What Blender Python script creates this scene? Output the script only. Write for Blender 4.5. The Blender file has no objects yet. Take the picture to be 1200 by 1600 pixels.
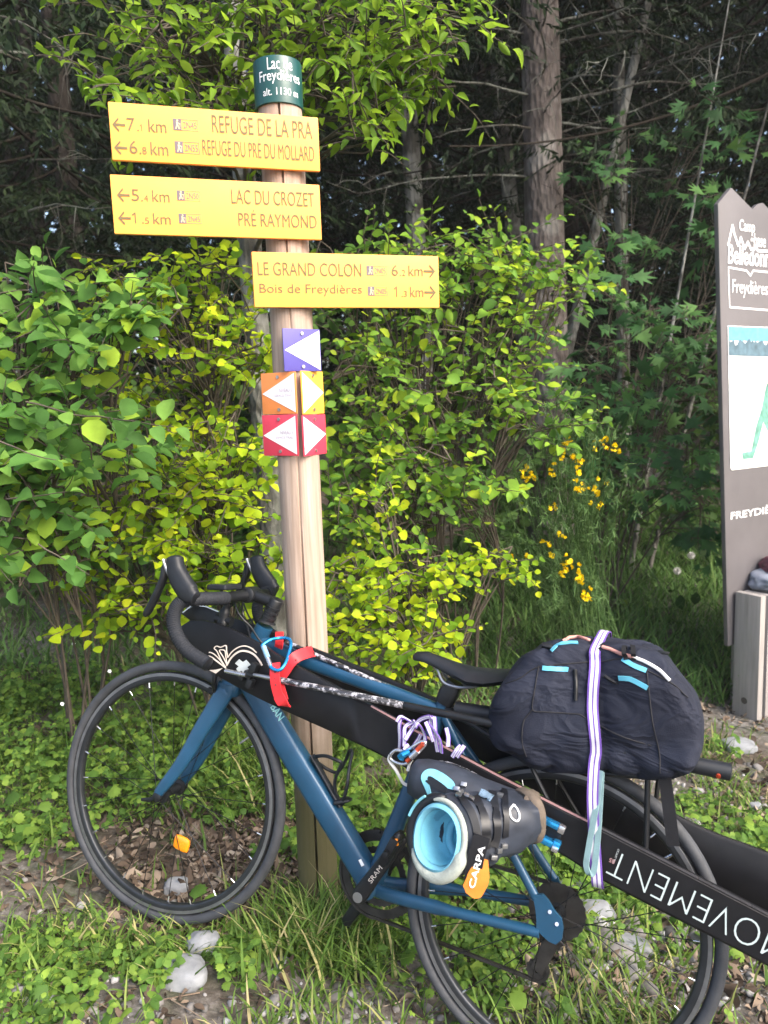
import bpy, bmesh, math, random
import numpy as np
from mathutils import Vector, Matrix, noise
from mathutils.bvhtree import BVHTree

random.seed(7)
rng = np.random.default_rng(11)
sc = bpy.context.scene
COL = sc.collection
R = math.radians

# ------------------------------------------------------------------ camera
CAM = np.array([0.0, 0.0, 1.382])
PITCH, ROLL, FPX = R(8.0), R(2.0), 1200.0
r0 = np.array([1.0, 0, 0]); u0 = np.array([0, math.sin(PITCH), math.cos(PITCH)])
FW = np.array([0, math.cos(PITCH), -math.sin(PITCH)])
RT = math.cos(ROLL) * r0 - math.sin(ROLL) * u0
UP = math.sin(ROLL) * r0 + math.cos(ROLL) * u0
cd = bpy.data.cameras.new('camera'); cam = bpy.data.objects.new('camera', cd); COL.objects.link(cam)
mw = Matrix.Identity(4)
for i in range(3):
    mw[i][0], mw[i][1], mw[i][2], mw[i][3] = RT[i], UP[i], -FW[i], CAM[i]
cam.matrix_world = mw
cd.sensor_fit = 'VERTICAL'; cd.sensor_height = 24.0; cd.lens = 24.0 * FPX / 1600.0
cd.dof.use_dof = True; cd.dof.focus_distance = 1.85; cd.dof.aperture_fstop = 3.2
cd.clip_start = 0.02; cd.clip_end = 500
sc.camera = cam

# ------------------------------------------------------------------ light
SUN = Vector((0.66, -0.62, 0.80)).normalized()        # towards the bright sky
w = bpy.data.worlds.new('World'); sc.world = w; w.use_nodes = True
nt = w.node_tree; nt.nodes.clear()
sky = nt.nodes.new('ShaderNodeTexSky'); sky.sky_type = 'NISHITA'; sky.sun_disc = False
sky.sun_elevation = math.asin(SUN.z); sky.sun_rotation = math.atan2(SUN.x, SUN.y)
sky.air_density = 1.0; sky.dust_density = 4.0; sky.ozone_density = 0.6
bg = nt.nodes.new('ShaderNodeBackground'); bg.inputs[1].default_value = 0.15
out = nt.nodes.new('ShaderNodeOutputWorld')
nt.links.new(sky.outputs[0], bg.inputs[0]); nt.links.new(bg.outputs[0], out.inputs[0])
sl = bpy.data.lights.new('sun', 'SUN'); sl.energy = 1.3; sl.angle = R(40); sl.color = (1.0, 0.95, 0.86)
so = bpy.data.objects.new('sun', sl); COL.objects.link(so)
so.rotation_euler = SUN.to_track_quat('Z', 'Y').to_euler(); so.location = (4, -4, 8)
vs = sc.view_settings
vs.view_transform = 'Standard'; vs.look = 'None'; vs.gamma = 1.0; vs.use_curve_mapping = False
vs.exposure = 1.75
sc.cycles.use_denoising = True
sc.cycles.max_bounces = 8; sc.cycles.transmission_bounces = 6; sc.cycles.diffuse_bounces = 4

# ------------------------------------------------------------------ pixel rays and the bicycle's own plane
def ray(px, py):
    return FW + RT * ((px - 600) / FPX) - UP * ((py - 800) / FPX)
def on_plane(px, py, P0, n):
    d = ray(px, py); return CAM + d * (np.dot(P0 - CAM, n) / np.dot(d, n))
def at_y(px, py, Y):
    d = ray(px, py); return CAM + d * (Y / d[1])
def project(P):
    d = np.asarray(P) - CAM; z = d @ FW
    return 600 + FPX * (d @ RT) / z, 800 - FPX * (d @ UP) / z
RA = np.array([0.33721, 1.50687, 0.28585])                 # rear axle
E1 = np.array([-0.91354965, 0.39275576, 0.10568802])       # rear -> front
E2 = np.array([0.17629971, 0.14821437, 0.97311403])        # up the bicycle
EN = np.array([0.36653166, 0.90762074, -0.20464391])       # away from the camera
WB = 1.0129
def B(a, b, o=0.0): return RA + a * E1 + b * E2 + o * EN
def P(px, py, o=0.0): return on_plane(px, py, RA + o * EN, EN)
FA = B(WB, 0)

def gz(x, y):
    x = np.asarray(x, float); y = np.asarray(y, float)
    z = -0.012 - 0.1157 * 2.0 * np.tanh(x / 2.0)
    z = z - 0.04 * (np.clip(y, 1.0, 2.1) - 1.67) + 0.03 * np.clip(y - 2.1, 0, 2)
    z = z + 0.26 * np.clip(y - 3.7, 0, 3.5) + 0.06 * np.clip(y - 7.2, 0, 60)
    near = np.clip((4.5 - y) / 2, .3, 1)
    z = z + 0.010 * (np.sin(x * 7.3 + 1.3 * np.sin(y * 5)) * np.cos(y * 6.1 + x * 2)) + 0.006 * np.sin(x * 17 + y * 13) * np.cos(y * 19 - x * 7)
    return z

# ------------------------------------------------------------------ object helpers
def tag(o, label=None, cat=None, group=None, kind=None):
    if label: o['label'] = label
    if cat: o['category'] = cat
    if group: o['group'] = group
    if kind: o['kind'] = kind
    return o
def thing(name, loc, label, cat, group=None):
    o = bpy.data.objects.new(name, None); COL.objects.link(o); o.location = Vector(loc)
    o.empty_display_size = 0.05
    return tag(o, label, cat, group)
def wloc(o):
    v = Vector((0, 0, 0))
    while o is not None:
        v = v + o.matrix_basis.translation if o.parent is None else v
        o = o.parent
    return v
def link(name, me, m, parent=None):
    """link a mesh given in world coordinates as ONE object, kept in place under its parent"""
    o = bpy.data.objects.new(name, me); COL.objects.link(o)
    if m is not None and not me.materials:
        me.materials.append(m)
    if parent is not None:
        o.parent = parent
        if parent.type == 'EMPTY' and parent.parent is None:
            o.matrix_parent_inverse = Matrix.Translation(-parent.location)
    return o

class MB:
    def __init__(s): s.v = []; s.f = []
    def add(s, vs_, fs):
        k = len(s.v); s.v += [tuple(map(float, q)) for q in vs_]; s.f += [[k + i for i in f] for f in fs]; return s
    def loft(s, rings, cap=True, closed=False):
        n = len(rings[0]); fs = []; m = len(rings)
        for i in range(m if closed else m - 1):
            j = (i + 1) % m
            for k in range(n):
                q = (k + 1) % n; fs.append([i * n + k, i * n + q, j * n + q, j * n + k])
        if cap and not closed:
            fs.append(list(range(n))[::-1]); fs.append([(m - 1) * n + k for k in range(n)])
        return s.add([p for r in rings for p in r], fs)
    def tube(s, pts, rad, sides=10, cap=True):
        pts = [np.array(p, float) for p in pts]; n = len(pts)
        if not hasattr(rad, '__len__'): rad = [rad] * n
        rings = []; ref = None
        for i in range(n):
            d = pts[min(i + 1, n - 1)] - pts[max(i - 1, 0)]; d = d / (np.linalg.norm(d) + 1e-12)
            if ref is None:
                ref = np.cross(d, [0.31, 0.2, 0.93]); 
                if np.linalg.norm(ref) < 1e-3: ref = np.cross(d, [1, 0, 0])
            ref = ref - d * np.dot(ref, d); ref /= np.linalg.norm(ref); e = np.cross(d, ref)
            rings.append([pts[i] + rad[i] * (math.cos(t) * ref + math.sin(t) * e) for t in np.linspace(0, 2 * math.pi, sides, endpoint=False)])
        return s.loft(rings, cap)
    def tub(s, pts, w_, h_, n, e=2.4, sides=20, cap=True):
        """superellipse section: w_ half-widths in the plane, h_ half-depths along n"""
        pts = [np.array(p, float) for p in pts]; m = len(pts); rings = []
        if not hasattr(w_, '__len__'): w_ = [w_] * m
        if not hasattr(h_, '__len__'): h_ = [h_] * m
        n = np.array(n, float)
        for i in range(m):
            d = pts[min(i + 1, m - 1)] - pts[max(i - 1, 0)]; d /= np.linalg.norm(d)
            p = np.cross(d, n); p /= np.linalg.norm(p); q = np.cross(p, d)
            rg = []
            for t in np.linspace(0, 2 * math.pi, sides, endpoint=False):
                c, s_ = math.cos(t), math.sin(t)
                rg.append(pts[i] + w_[i] * math.copysign(abs(c) ** (2 / e), c) * p + h_[i] * math.copysign(abs(s_) ** (2 / e), s_) * q)
            rings.append(rg)
        return s.loft(rings, cap)
    def box(s, c, ax, ay, az):
        c, ax, ay, az = [np.array(q, float) for q in (c, ax, ay, az)]
        vs_ = [c + i * ax + j * ay + k * az for i in (-1, 1) for j in (-1, 1) for k in (-1, 1)]
        return s.add(vs_, [[0, 1, 3, 2], [4, 6, 7, 5], [0, 4, 5, 1], [2, 3, 7, 6], [0, 2, 6, 4], [1, 5, 7, 3]])
    def prism(s, pts, off):
        off = np.array(off, float); pts = [np.array(p, float) for p in pts]; n = len(pts)
        fs = [list(range(n)), [n + i for i in range(n)][::-1]]
        fs += [[i, n + i, n + (i + 1) % n, (i + 1) % n] for i in range(n)]
        return s.add(pts + [p + off for p in pts], fs)
    def band(s, pts, half, thick, side):
        """flat webbing: pts centre line, side = width direction(s)"""
        m = len(pts); rings = []
        for i in range(m):
            p = np.array(pts[i], float); d = np.array(pts[min(i + 1, m - 1)], float) - np.array(pts[max(i - 1, 0)], float); d /= np.linalg.norm(d)
            sd = np.array(side[i] if np.ndim(side) > 1 else side, float); sd = sd - d * np.dot(sd, d); sd /= np.linalg.norm(sd)
            nn = np.cross(d, sd); h = half[i] if hasattr(half, '__len__') else half
            rings.append([p + h * sd + thick * nn, p - h * sd + thick * nn, p - h * sd - thick * nn, p + h * sd - thick * nn])
        return s.loft(rings)
    def mesh(s, name, smooth=True, angle=40, bevel=0, seg=2, sub=0):
        me = bpy.data.meshes.new(name); bm = bmesh.new()
        vs_ = [bm.verts.new(v) for v in s.v]
        for f in s.f:
            try: bm.faces.new([vs_[i] for i in f])
            except ValueError: pass
        bmesh.ops.recalc_face_normals(bm, faces=bm.faces)
        if bevel:
            es = [e for e in bm.edges if len(e.link_faces) == 2 and e.calc_face_angle(0) > R(30)]
            bmesh.ops.bevel(bm, geom=es, offset=bevel, segments=seg, affect='EDGES', profile=0.6, clamp_overlap=True)
        if sub:
            bmesh.ops.subdivide_edges(bm, edges=bm.edges, cuts=sub, use_grid_fill=True)
        if smooth:
            for f in bm.faces: f.smooth = True
            for e in bm.edges:
                if len(e.link_faces) == 2 and e.calc_face_angle(0) > R(angle): e.smooth = False
        bm.to_mesh(me); bm.free(); return me
    def build(s, name, m, parent=None, **k):
        return link(name, s.mesh(name, **k), m, parent)

def smooth_path(pts, n=8):
    pts = [np.array(p, float) for p in pts]; q = [2 * pts[0] - pts[1]] + pts + [2 * pts[-1] - pts[-2]]; o = []
    for i in range(1, len(q) - 2):
        for t in np.linspace(0, 1, n, endpoint=False):
            a, b, c, d = q[i - 1], q[i], q[i + 1], q[i + 2]
            o.append(0.5 * (2 * b + (c - a) * t + (2 * a - 5 * b + 4 * c - d) * t * t + (3 * b - a - 3 * c + d) * t ** 3))
    o.append(pts[-1]); return o

def np_mesh(name, V, faces, smooth=True):
    """V (n,3); faces: list of int arrays (m,k)"""
    me = bpy.data.meshes.new(name)
    me.vertices.add(len(V)); me.vertices.foreach_set('co', np.asarray(V, np.float32).ravel())
    loops = np.concatenate([f.ravel() for f in faces]); tot = np.concatenate([np.full(len(f), f.shape[1]) for f in faces])
    st = np.concatenate([[0], np.cumsum(tot)[:-1]])
    me.loops.add(len(loops)); me.loops.foreach_set('vertex_index', loops.astype(np.int32))
    me.polygons.add(len(tot)); me.polygons.foreach_set('loop_start', st.astype(np.int32)); me.polygons.foreach_set('loop_total', tot.astype(np.int32))
    me.update(calc_edges=True)
    me.polygons.foreach_set('use_smooth', np.full(len(tot), smooth, bool)); me.update()
    return me

def unit(a): return a / (np.linalg.norm(a, axis=-1, keepdims=True) + 1e-9)
def scatter(name, T, F, pos, Y, Z, sx, sy, sz=None, smooth=True):
    """copies of template T at pos; Y = long axis, Z = normal hint; one mesh"""
    Y = unit(Y); X = unit(np.cross(Y, Z)); Z = np.cross(X, Y); sz = sy if sz is None else sz
    V = pos[:, None, :] + T[None, :, 0, None] * (X * sx[:, None])[:, None, :] + T[None, :, 1, None] * (Y * sy[:, None])[:, None, :] + T[None, :, 2, None] * (Z * sz[:, None])[:, None, :]
    n, k = len(pos), len(T); off = (np.arange(n) * k)[:, None, None]
    fs = []
    for size in sorted({len(f) for f in F}):
        ff = np.array([f for f in F if len(f) == size]); fs.append((ff[None] + off).reshape(-1, size))
    return np_mesh(name, V.reshape(-1, 3), fs, smooth)
def segs(name, p0, p1, ra, rb, sides=4):
    p0, p1 = np.asarray(p0), np.asarray(p1); d = unit(p1 - p0)
    h = np.where(np.abs(d[:, 2:3]) > .9, [[1., 0, 0]], [[0, 0, 1.]]); x = unit(np.cross(d, h)); y = np.cross(d, x)
    t = np.linspace(0, 2 * math.pi, sides, endpoint=False)
    c = np.cos(t)[None, :, None] * x[:, None] + np.sin(t)[None, :, None] * y[:, None]
    V = np.concatenate([p0[:, None] + c * np.asarray(ra)[:, None, None], p1[:, None] + c * np.asarray(rb)[:, None, None]], 1)
    k = np.arange(sides); q = (k + 1) % sides
    f = np.stack([k, q, q + sides, k + sides], 1)
    return np_mesh(name, V.reshape(-1, 3), [(f[None] + (np.arange(len(p0)) * 2 * sides)[:, None, None]).reshape(-1, 4)])

# ------------------------------------------------------------------ materials
def nodes(name):
    m = bpy.data.materials.new(name); m.use_nodes = True; t = m.node_tree; b = t.nodes['Principled BSDF']; return m, t, b
def ramp(t, cols, fac=None):
    n = t.nodes.new('ShaderNodeValToRGB'); e = n.color_ramp.elements
    while len(e) < len(cols): e.new(0.5)
    for i, c in enumerate(cols):
        p, c = c if len(c) == 2 else (i / (len(cols) - 1), c)
        e[i].position = p; e[i].color = (*c, 1)
    if fac is not None: t.links.new(fac, n.inputs[0])
    return n
def noise_tex(t, scale, detail=4, vec=None, rough=.55, sc3=None):
    n = t.nodes.new('ShaderNodeTexNoise'); n.inputs['Scale'].default_value = scale; n.inputs['Detail'].default_value = detail; n.inputs['Roughness'].default_value = rough
    if vec is None:
        g = t.nodes.new('ShaderNodeTexCoord'); vec = g.outputs['Object']
    if sc3:
        mp = t.nodes.new('ShaderNodeMapping'); mp.inputs['Scale'].default_value = sc3; t.links.new(vec, mp.inputs[0]); vec = mp.outputs[0]
    t.links.new(vec, n.inputs['Vector']); return n
def mat(name, c, rough=.5, metal=0.0, var=.18, scale=30, bump=0.0, bscale=200, coat=0.0, spec=.5, sheen=0, rvar=.12, sc3=None):
    m, t, b = nodes(name); c = np.array(c)
    n = noise_tex(t, scale, sc3=sc3)
    rp = ramp(t, [(.3, tuple(np.clip(c * (1 - var), 0, 1))), (.7, tuple(np.clip(c * (1 + var), 0, 1)))], n.outputs['Fac'])
    t.links.new(rp.outputs[0], b.inputs['Base Color'])
    mr = t.nodes.new('ShaderNodeMapRange'); mr.inputs[3].default_value = max(.03, rough - rvar); mr.inputs[4].default_value = min(1, rough + rvar)
    n2 = noise_tex(t, scale * 2.3, 5); t.links.new(n2.outputs['Fac'], mr.inputs[0]); t.links.new(mr.outputs[0], b.inputs['Roughness'])
    b.inputs['Metallic'].default_value = metal; b.inputs['Coat Weight'].default_value = coat; b.inputs['Specular IOR Level'].default_value = spec
    if sheen: b.inputs['Sheen Weight'].default_value = sheen
    if bump:
        bp = t.nodes.new('ShaderNodeBump'); bp.inputs['Strength'].default_value = bump; bp.inputs['Distance'].default_value = .002
        n3 = noise_tex(t, bscale, 3, sc3=sc3); t.links.new(n3.outputs['Fac'], bp.inputs['Height']); t.links.new(bp.outputs[0], b.inputs['Normal'])
    return m
def leaf_mat(name, cols, trans=.4, rough=.6, spec=.22):
    m, t, b = nodes(name)
    g = t.nodes.new('ShaderNodeNewGeometry'); rp = ramp(t, cols, g.outputs['Random Per Island'])
    n = noise_tex(t, 13, 4); hv = t.nodes.new('ShaderNodeHueSaturation'); mr = t.nodes.new('ShaderNodeMapRange')
    mr.inputs[1].default_value = .3; mr.inputs[2].default_value = .7; mr.inputs[3].default_value = .72; mr.inputs[4].default_value = 1.25
    t.links.new(n.outputs['Fac'], mr.inputs[0]); t.links.new(mr.outputs[0], hv.inputs['Value']); t.links.new(rp.outputs[0], hv.inputs['Color'])
    t.links.new(hv.outputs[0], b.inputs['Base Color']); b.inputs['Roughness'].default_value = rough; b.inputs['Specular IOR Level'].default_value = spec
    tr = t.nodes.new('ShaderNodeBsdfTranslucent'); t.links.new(hv.outputs[0], tr.inputs[0])
    mx = t.nodes.new('ShaderNodeMixShader'); mx.inputs[0].default_value = trans
    o = t.nodes['Material Output']; t.links.new(b.outputs[0], mx.inputs[1]); t.links.new(tr.outputs[0], mx.inputs[2]); t.links.new(mx.outputs[0], o.inputs[0])
    return m

def ground_mat():
    m, t, b = nodes('forest_edge_soil')
    n1 = noise_tex(t, 2.2, 6); n2 = noise_tex(t, 38, 8, rough=.7); n3 = noise_tex(t, 7, 5)
    soil = ramp(t, [(.25, (.030, .024, .018)), (.5, (.095, .077, .060)), (.75, (.19, .16, .135))], n2.outputs['Fac'])
    grit = ramp(t, [(.3, (.06, .055, .05)), (.55, (.15, .14, .13)), (.72, (.32, .31, .30))], n2.outputs['Fac'])
    mx = t.nodes.new('ShaderNodeMix'); mx.data_type = 'RGBA'
    r1 = ramp(t, [(.42, (0, 0, 0)), (.6, (1, 1, 1))], n1.outputs['Fac'])
    t.links.new(r1.outputs[0], mx.inputs[0]); t.links.new(soil.outputs[0], mx.inputs[6]); t.links.new(grit.outputs[0], mx.inputs[7])
    mg = t.nodes.new('ShaderNodeMix'); mg.data_type = 'RGBA'; r2 = ramp(t, [(.5, (0, 0, 0)), (.7, (.6, .6, .6))], n3.outputs['Fac'])
    t.links.new(r2.outputs[0], mg.inputs[0]); t.links.new(mx.outputs[2], mg.inputs[6]); mg.inputs[7].default_value = (.035, .055, .015, 1)
    t.links.new(mg.outputs[2], b.inputs['Base Color']); b.inputs['Roughness'].default_value = .95; b.inputs['Specular IOR Level'].default_value = .1
    bp = t.nodes.new('ShaderNodeBump'); bp.inputs['Strength'].default_value = .8; bp.inputs['Distance'].default_value = .012
    t.links.new(n2.outputs['Fac'], bp.inputs['Height']); t.links.new(bp.outputs[0], b.inputs['Normal']); return m

def post_mat():
    m, t, b = nodes('weathered_pine_post')
    n1 = noise_tex(t, 9, 6, sc3=(5, 5, .45)); n2 = noise_tex(t, 60, 6, sc3=(3, 3, .12))
    g = t.nodes.new('ShaderNodeTexCoord'); wv = t.nodes.new('ShaderNodeTexWave'); wv.inputs['Scale'].default_value = 22; wv.inputs['Distortion'].default_value = 9; wv.inputs['Detail'].default_value = 3
    mp = t.nodes.new('ShaderNodeMapping'); mp.inputs['Scale'].default_value = (1, 1, .07); t.links.new(g.outputs['Object'], mp.inputs[0]); t.links.new(mp.outputs[0], wv.inputs[0])
    c = ramp(t, [(.25, (.28, .205, .155)), (.6, (.42, .325, .265)), (.8, (.49, .40, .335))], n1.outputs['Fac'])
    d = ramp(t, [(.0, (.55, .5, .45)), (.5, (1, 1, 1))], wv.outputs['Fac'])
    mu = t.nodes.new('ShaderNodeMix'); mu.data_type = 'RGBA'; mu.blend_type = 'MULTIPLY'; mu.inputs[0].default_value = .28
    t.links.new(c.outputs[0], mu.inputs[6]); t.links.new(d.outputs[0], mu.inputs[7])
    # green algae that has grown up from the soil
    sx = t.nodes.new('ShaderNodeSeparateXYZ'); t.links.new(g.outputs['Object'], sx.inputs[0])
    n3 = noise_tex(t, 11, 4); ad = t.nodes.new('ShaderNodeMath'); ad.operation = 'MULTIPLY_ADD'; ad.inputs[1].default_value = .28
    t.links.new(n3.outputs['Fac'], ad.inputs[0]); t.links.new(sx.outputs['Z'], ad.inputs[2])
    al = ramp(t, [(.46, (.9, .9, .9)), (.72, (0, 0, 0))], ad.outputs[0])
    m2 = t.nodes.new('ShaderNodeMix'); m2.data_type = 'RGBA'; t.links.new(al.outputs[0], m2.inputs[0]); t.links.new(mu.outputs[2], m2.inputs[6]); m2.inputs[7].default_value = (.085, .080, .026, 1)
    t.links.new(m2.outputs[2], b.inputs['Base Color']); b.inputs['Roughness'].default_value = .8; b.inputs['Specular IOR Level'].default_value = .25
    bp = t.nodes.new('ShaderNodeBump'); bp.inputs['Strength'].default_value = .5; bp.inputs['Distance'].default_value = .003
    t.links.new(n2.outputs['Fac'], bp.inputs['Height']); t.links.new(bp.outputs[0], b.inputs['Normal']); return m
def bark_mat(name, a, c, lich, sc_=12, amt=.62):
    m, t, b = nodes(name)
    n1 = noise_tex(t, sc_, 7, sc3=(1.6, 1.6, .5), rough=.65); n2 = noise_tex(t, 5, 5); v = t.nodes.new('ShaderNodeTexVoronoi'); v.inputs['Scale'].default_value = 26
    g = t.nodes.new('ShaderNodeTexCoord'); mp = t.nodes.new('ShaderNodeMapping'); mp.inputs['Scale'].default_value = (1.5, 1.5, .55); t.links.new(g.outputs['Object'], mp.inputs[0]); t.links.new(mp.outputs[0], v.inputs['Vector'])
    rp = ramp(t, [(.3, a), (.7, c)], n1.outputs['Fac'])
    mx = t.nodes.new('ShaderNodeMix'); mx.data_type = 'RGBA'; rl = ramp(t, [(amt - .06, (0, 0, 0)), (amt + .05, (.8, .8, .8))], n2.outputs['Fac'])
    t.links.new(rl.outputs[0], mx.inputs[0]); t.links.new(rp.outputs[0], mx.inputs[6]); mx.inputs[7].default_value = (*lich, 1)
    t.links.new(mx.outputs[2], b.inputs['Base Color']); b.inputs['Roughness'].default_value = .9; b.inputs['Specular IOR Level'].default_value = .2
    ad = t.nodes.new('ShaderNodeMath'); ad.operation = 'ADD'; t.links.new(n1.outputs['Fac'], ad.inputs[0]); t.links.new(v.outputs['Distance'], ad.inputs[1])
    bp = t.nodes.new('ShaderNodeBump'); bp.inputs['Strength'].default_value = .9; bp.inputs['Distance'].default_value = .02
    t.links.new(ad.outputs[0], bp.inputs['Height']); t.links.new(bp.outputs[0], b.inputs['Normal']); return m

def pack_mat():
    m, t, b = nodes('navy_black_pack_fabric'); n0 = noise_tex(t, 7, 5); rp = ramp(t, [(.3, (.0085, .0105, .021)), (.7, (.017, .021, .037))], n0.outputs['Fac']); t.links.new(rp.outputs[0], b.inputs['Base Color'])
    b.inputs['Roughness'].default_value = .8; b.inputs['Specular IOR Level'].default_value = .28
    g = t.nodes.new('ShaderNodeTexCoord'); mp = t.nodes.new('ShaderNodeMapping'); mp.inputs['Rotation'].default_value = (.3, .5, .4); mp.inputs['Scale'].default_value = (1, .7, 1.9); t.links.new(g.outputs['Object'], mp.inputs[0])
    n1 = noise_tex(t, 6.5, 3, vec=mp.outputs[0]); n1.inputs['Distortion'].default_value = .9; r1 = ramp(t, [(.36, (0, 0, 0)), (.52, (1, 1, 1)), (.66, (.25, .25, .25))], n1.outputs['Fac']); n2 = noise_tex(t, 480, 2)
    b1 = t.nodes.new('ShaderNodeBump'); b1.inputs['Strength'].default_value = .5; b1.inputs['Distance'].default_value = .012; t.links.new(r1.outputs[0], b1.inputs['Height'])
    b2 = t.nodes.new('ShaderNodeBump'); b2.inputs['Strength'].default_value = .5; b2.inputs['Distance'].default_value = .002; t.links.new(n2.outputs['Fac'], b2.inputs['Height']); t.links.new(b1.outputs[0], b2.inputs['Normal']); t.links.new(b2.outputs[0], b.inputs['Normal']); return m
M = dict(
    soil=ground_mat(), post=post_mat(),
    yellow=mat('yellow_sign_enamel', (1.0, .405, .075), .5, var=.07, scale=5, spec=.35),
    sign_back=mat('grey_sign_back', (.35, .35, .35), .4, .5),
    ink=mat('dark_olive_print', (.13, .092, .03), .6, var=.1), icon=mat('grey_icon_print', (.13, .10, .12), .6, var=.1), hiker=mat('pale_hiker_print', (.75, .6, .3), .6),
    green_cap=mat('dark_green_enamel', (.008, .062, .056), .4, coat=.1, var=.1), white=mat('white_print', (.82, .83, .84), .5, var=.04),
    purple=mat('violet_plate', (.075, .062, .30), .45, var=.06), orange=mat('orange_plate', (.85, .27, .07), .45, var=.06), amber=mat('amber_plate', (.9, .42, .06), .45, var=.06), red=mat('red_plate', (.66, .045, .085), .45, var=.06),
    screw=mat('steel_screw', (.45, .45, .45), .3, .9), faint=mat('faint_print', (.45, .33, .42), .6),
    blue=mat('petrol_blue_paint', (.010, .060, .125), .42, .15, var=.16, coat=.25, scale=14), mint=mat('mint_print', (.30, .62, .60), .5),
    carbon=mat('matt_black_alloy', (.008, .009, .011), .42, .0, var=.3, spec=.35), rubber=mat('tyre_rubber', (.040, .043, .050), .7, var=.25, bump=.3, bscale=300),
    rim=mat('dark_grey_rim', (.03, .033, .038), .4, .5, var=.2), wear=mat('worn_brake_track', (.20, .205, .22), .35, .7, var=.2), spoke=mat('black_steel_spoke', (.03, .03, .033), .3, .8), nipple=mat('silver_nipple', (.7, .7, .72), .25, .9),
    tape=mat('grey_black_bar_tape', (.014, .016, .021), .7, var=.2, bump=.5, bscale=420, scale=60, spec=.3), hood=mat('soft_rubber_hood', (.010, .012, .016), .5, var=.2, spec=.4),
    reflector=mat('orange_reflector', (.85, .26, .01), .25, var=.12, coat=.8, scale=200), steel=mat('brushed_steel', (.36, .37, .39), .35, .9), greasy=mat('greasy_chain_steel', (.045, .042, .04), .5, .7, var=.4),
    ski=mat('black_ski_topsheet', (.0055, .0055, .007), .45, var=.3, bump=.06, bscale=500, spec=.28), pale_line=mat('pale_beige_print', (.60, .53, .47), .5), grey_print=mat('light_grey_print', (.42, .50, .50), .5, var=.1), cross=mat('silver_grey_print', (.42, .46, .47), .5),
    edge=mat('steel_ski_edge', (.16, .155, .17), .3, .85), pink=mat('pink_reflection_and_print', (.46, .27, .27), .42, .35), olive=mat('olive_black_ski_base', (.05, .045, .012), .35, coat=.2),
    pack=pack_mat(), webbing=mat('black_webbing', (.008, .0085, .011), .8, spec=.25, bump=.4, bscale=600), cyan=mat('sky_blue_zip_tape', (.10, .40, .55), .7), seam=mat('black_piping', (.009, .009, .012), .8), rope=mat('coral_cord', (.62, .30, .25), .8, bump=.6, bscale=700), white_cord=mat('white_cord', (.75, .74, .74), .8),
    violet=mat('violet_webbing', (.13, .06, .33), .7, var=.1), white_web=mat('white_webbing', (.55, .54, .62), .7, var=.06), teal=mat('pale_teal_webbing', (.20, .32, .34), .8, bump=.4, bscale=600),
    red_web=mat('red_strap_webbing', (.60, .022, .030), .55, var=.12), blue_alu=mat('blue_anodised_alloy', (.03, .30, .66), .25, .75), silver=mat('silver_alloy', (.55, .56, .6), .25, .9), red_alu=mat('red_anodised_alloy', (.50, .07, .03), .3, .6),
    liner=mat('pale_blue_liner_foam', (.13, .36, .48), .8, var=.08), liner_in=mat('sky_blue_liner_lining', (.16, .47, .60), .85, var=.1, bump=.4, bscale=500), collar=mat('off_white_mesh_collar', (.34, .37, .33), .85, bump=.8, bscale=350, scale=80, var=.15), shell=mat('graphite_boot_shell', (.026, .032, .046), .5, var=.3, spec=.4), shell_black=mat('black_boot_plastic', (.007, .008, .011), .42, spec=.4), orange_strap=mat('orange_power_strap', (.62, .20, .025), .6), sole=mat('muddy_brown_rubber_sole', (.095, .075, .058), .95, bump=1, bscale=150, var=.35), boot_blue=mat('light_blue_boot_panel', (.16, .44, .55), .5),
    board=mat('brown_board', (.112, .104, .110), .55, var=.12, scale=4, bump=.1, bscale=60), board_edge=mat('light_board_edge', (.42, .34, .27), .7), paper=mat('white_map_print', (.86, .87, .84), .35, var=.02), map_sky=mat('map_sky_blue', (.12, .38, .58), .4), map_trees=mat('map_forest_grey', (.08, .14, .18), .5, var=.4, scale=24), map_green=mat('map_relief_green', (.12, .30, .24), .5, var=.45, scale=40),
    plank=mat('weathered_grey_plank', (.27, .25, .24), .8, var=.18, scale=10, bump=.4, bscale=60, sc3=(5, 5, .4)), knot=mat('dark_wood_knot', (.07, .06, .05), .9),
    rock=mat('pale_limestone', (.20, .21, .225), .85, var=.22, scale=22, bump=.5, bscale=60), wood=mat('peeled_dead_wood', (.40, .30, .22), .8, var=.2, scale=20),
    twig=mat('brown_twig_bark', (.075, .060, .045), .85, var=.35, scale=30), dead=bark_mat('lichen_dead_branch', (.045, .040, .034), (.095, .088, .076), (.19, .20, .175), 40, .52),
    shade_bark=bark_mat('shade_darkened_bark', (.020, .017, .015), (.060, .051, .046), (.10, .10, .085), 13, .64),  # spruce bark for the back trunks, forest shade put into its colour
    shade_twig=mat('shade_darkened_twig', (.030, .025, .020), .95, var=.4, scale=30, spec=.1),  # twigs of back trees and crowns, darkened in colour to stand for shade
    spruce_bark=bark_mat('spruce_bark', (.060, .049, .046), (.17, .145, .135), (.24, .225, .21), 13, .60), pale_bark=bark_mat('mottled_grey_bark', (.07, .066, .058), (.17, .165, .15), (.33, .33, .31), 13, .52),
)

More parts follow.
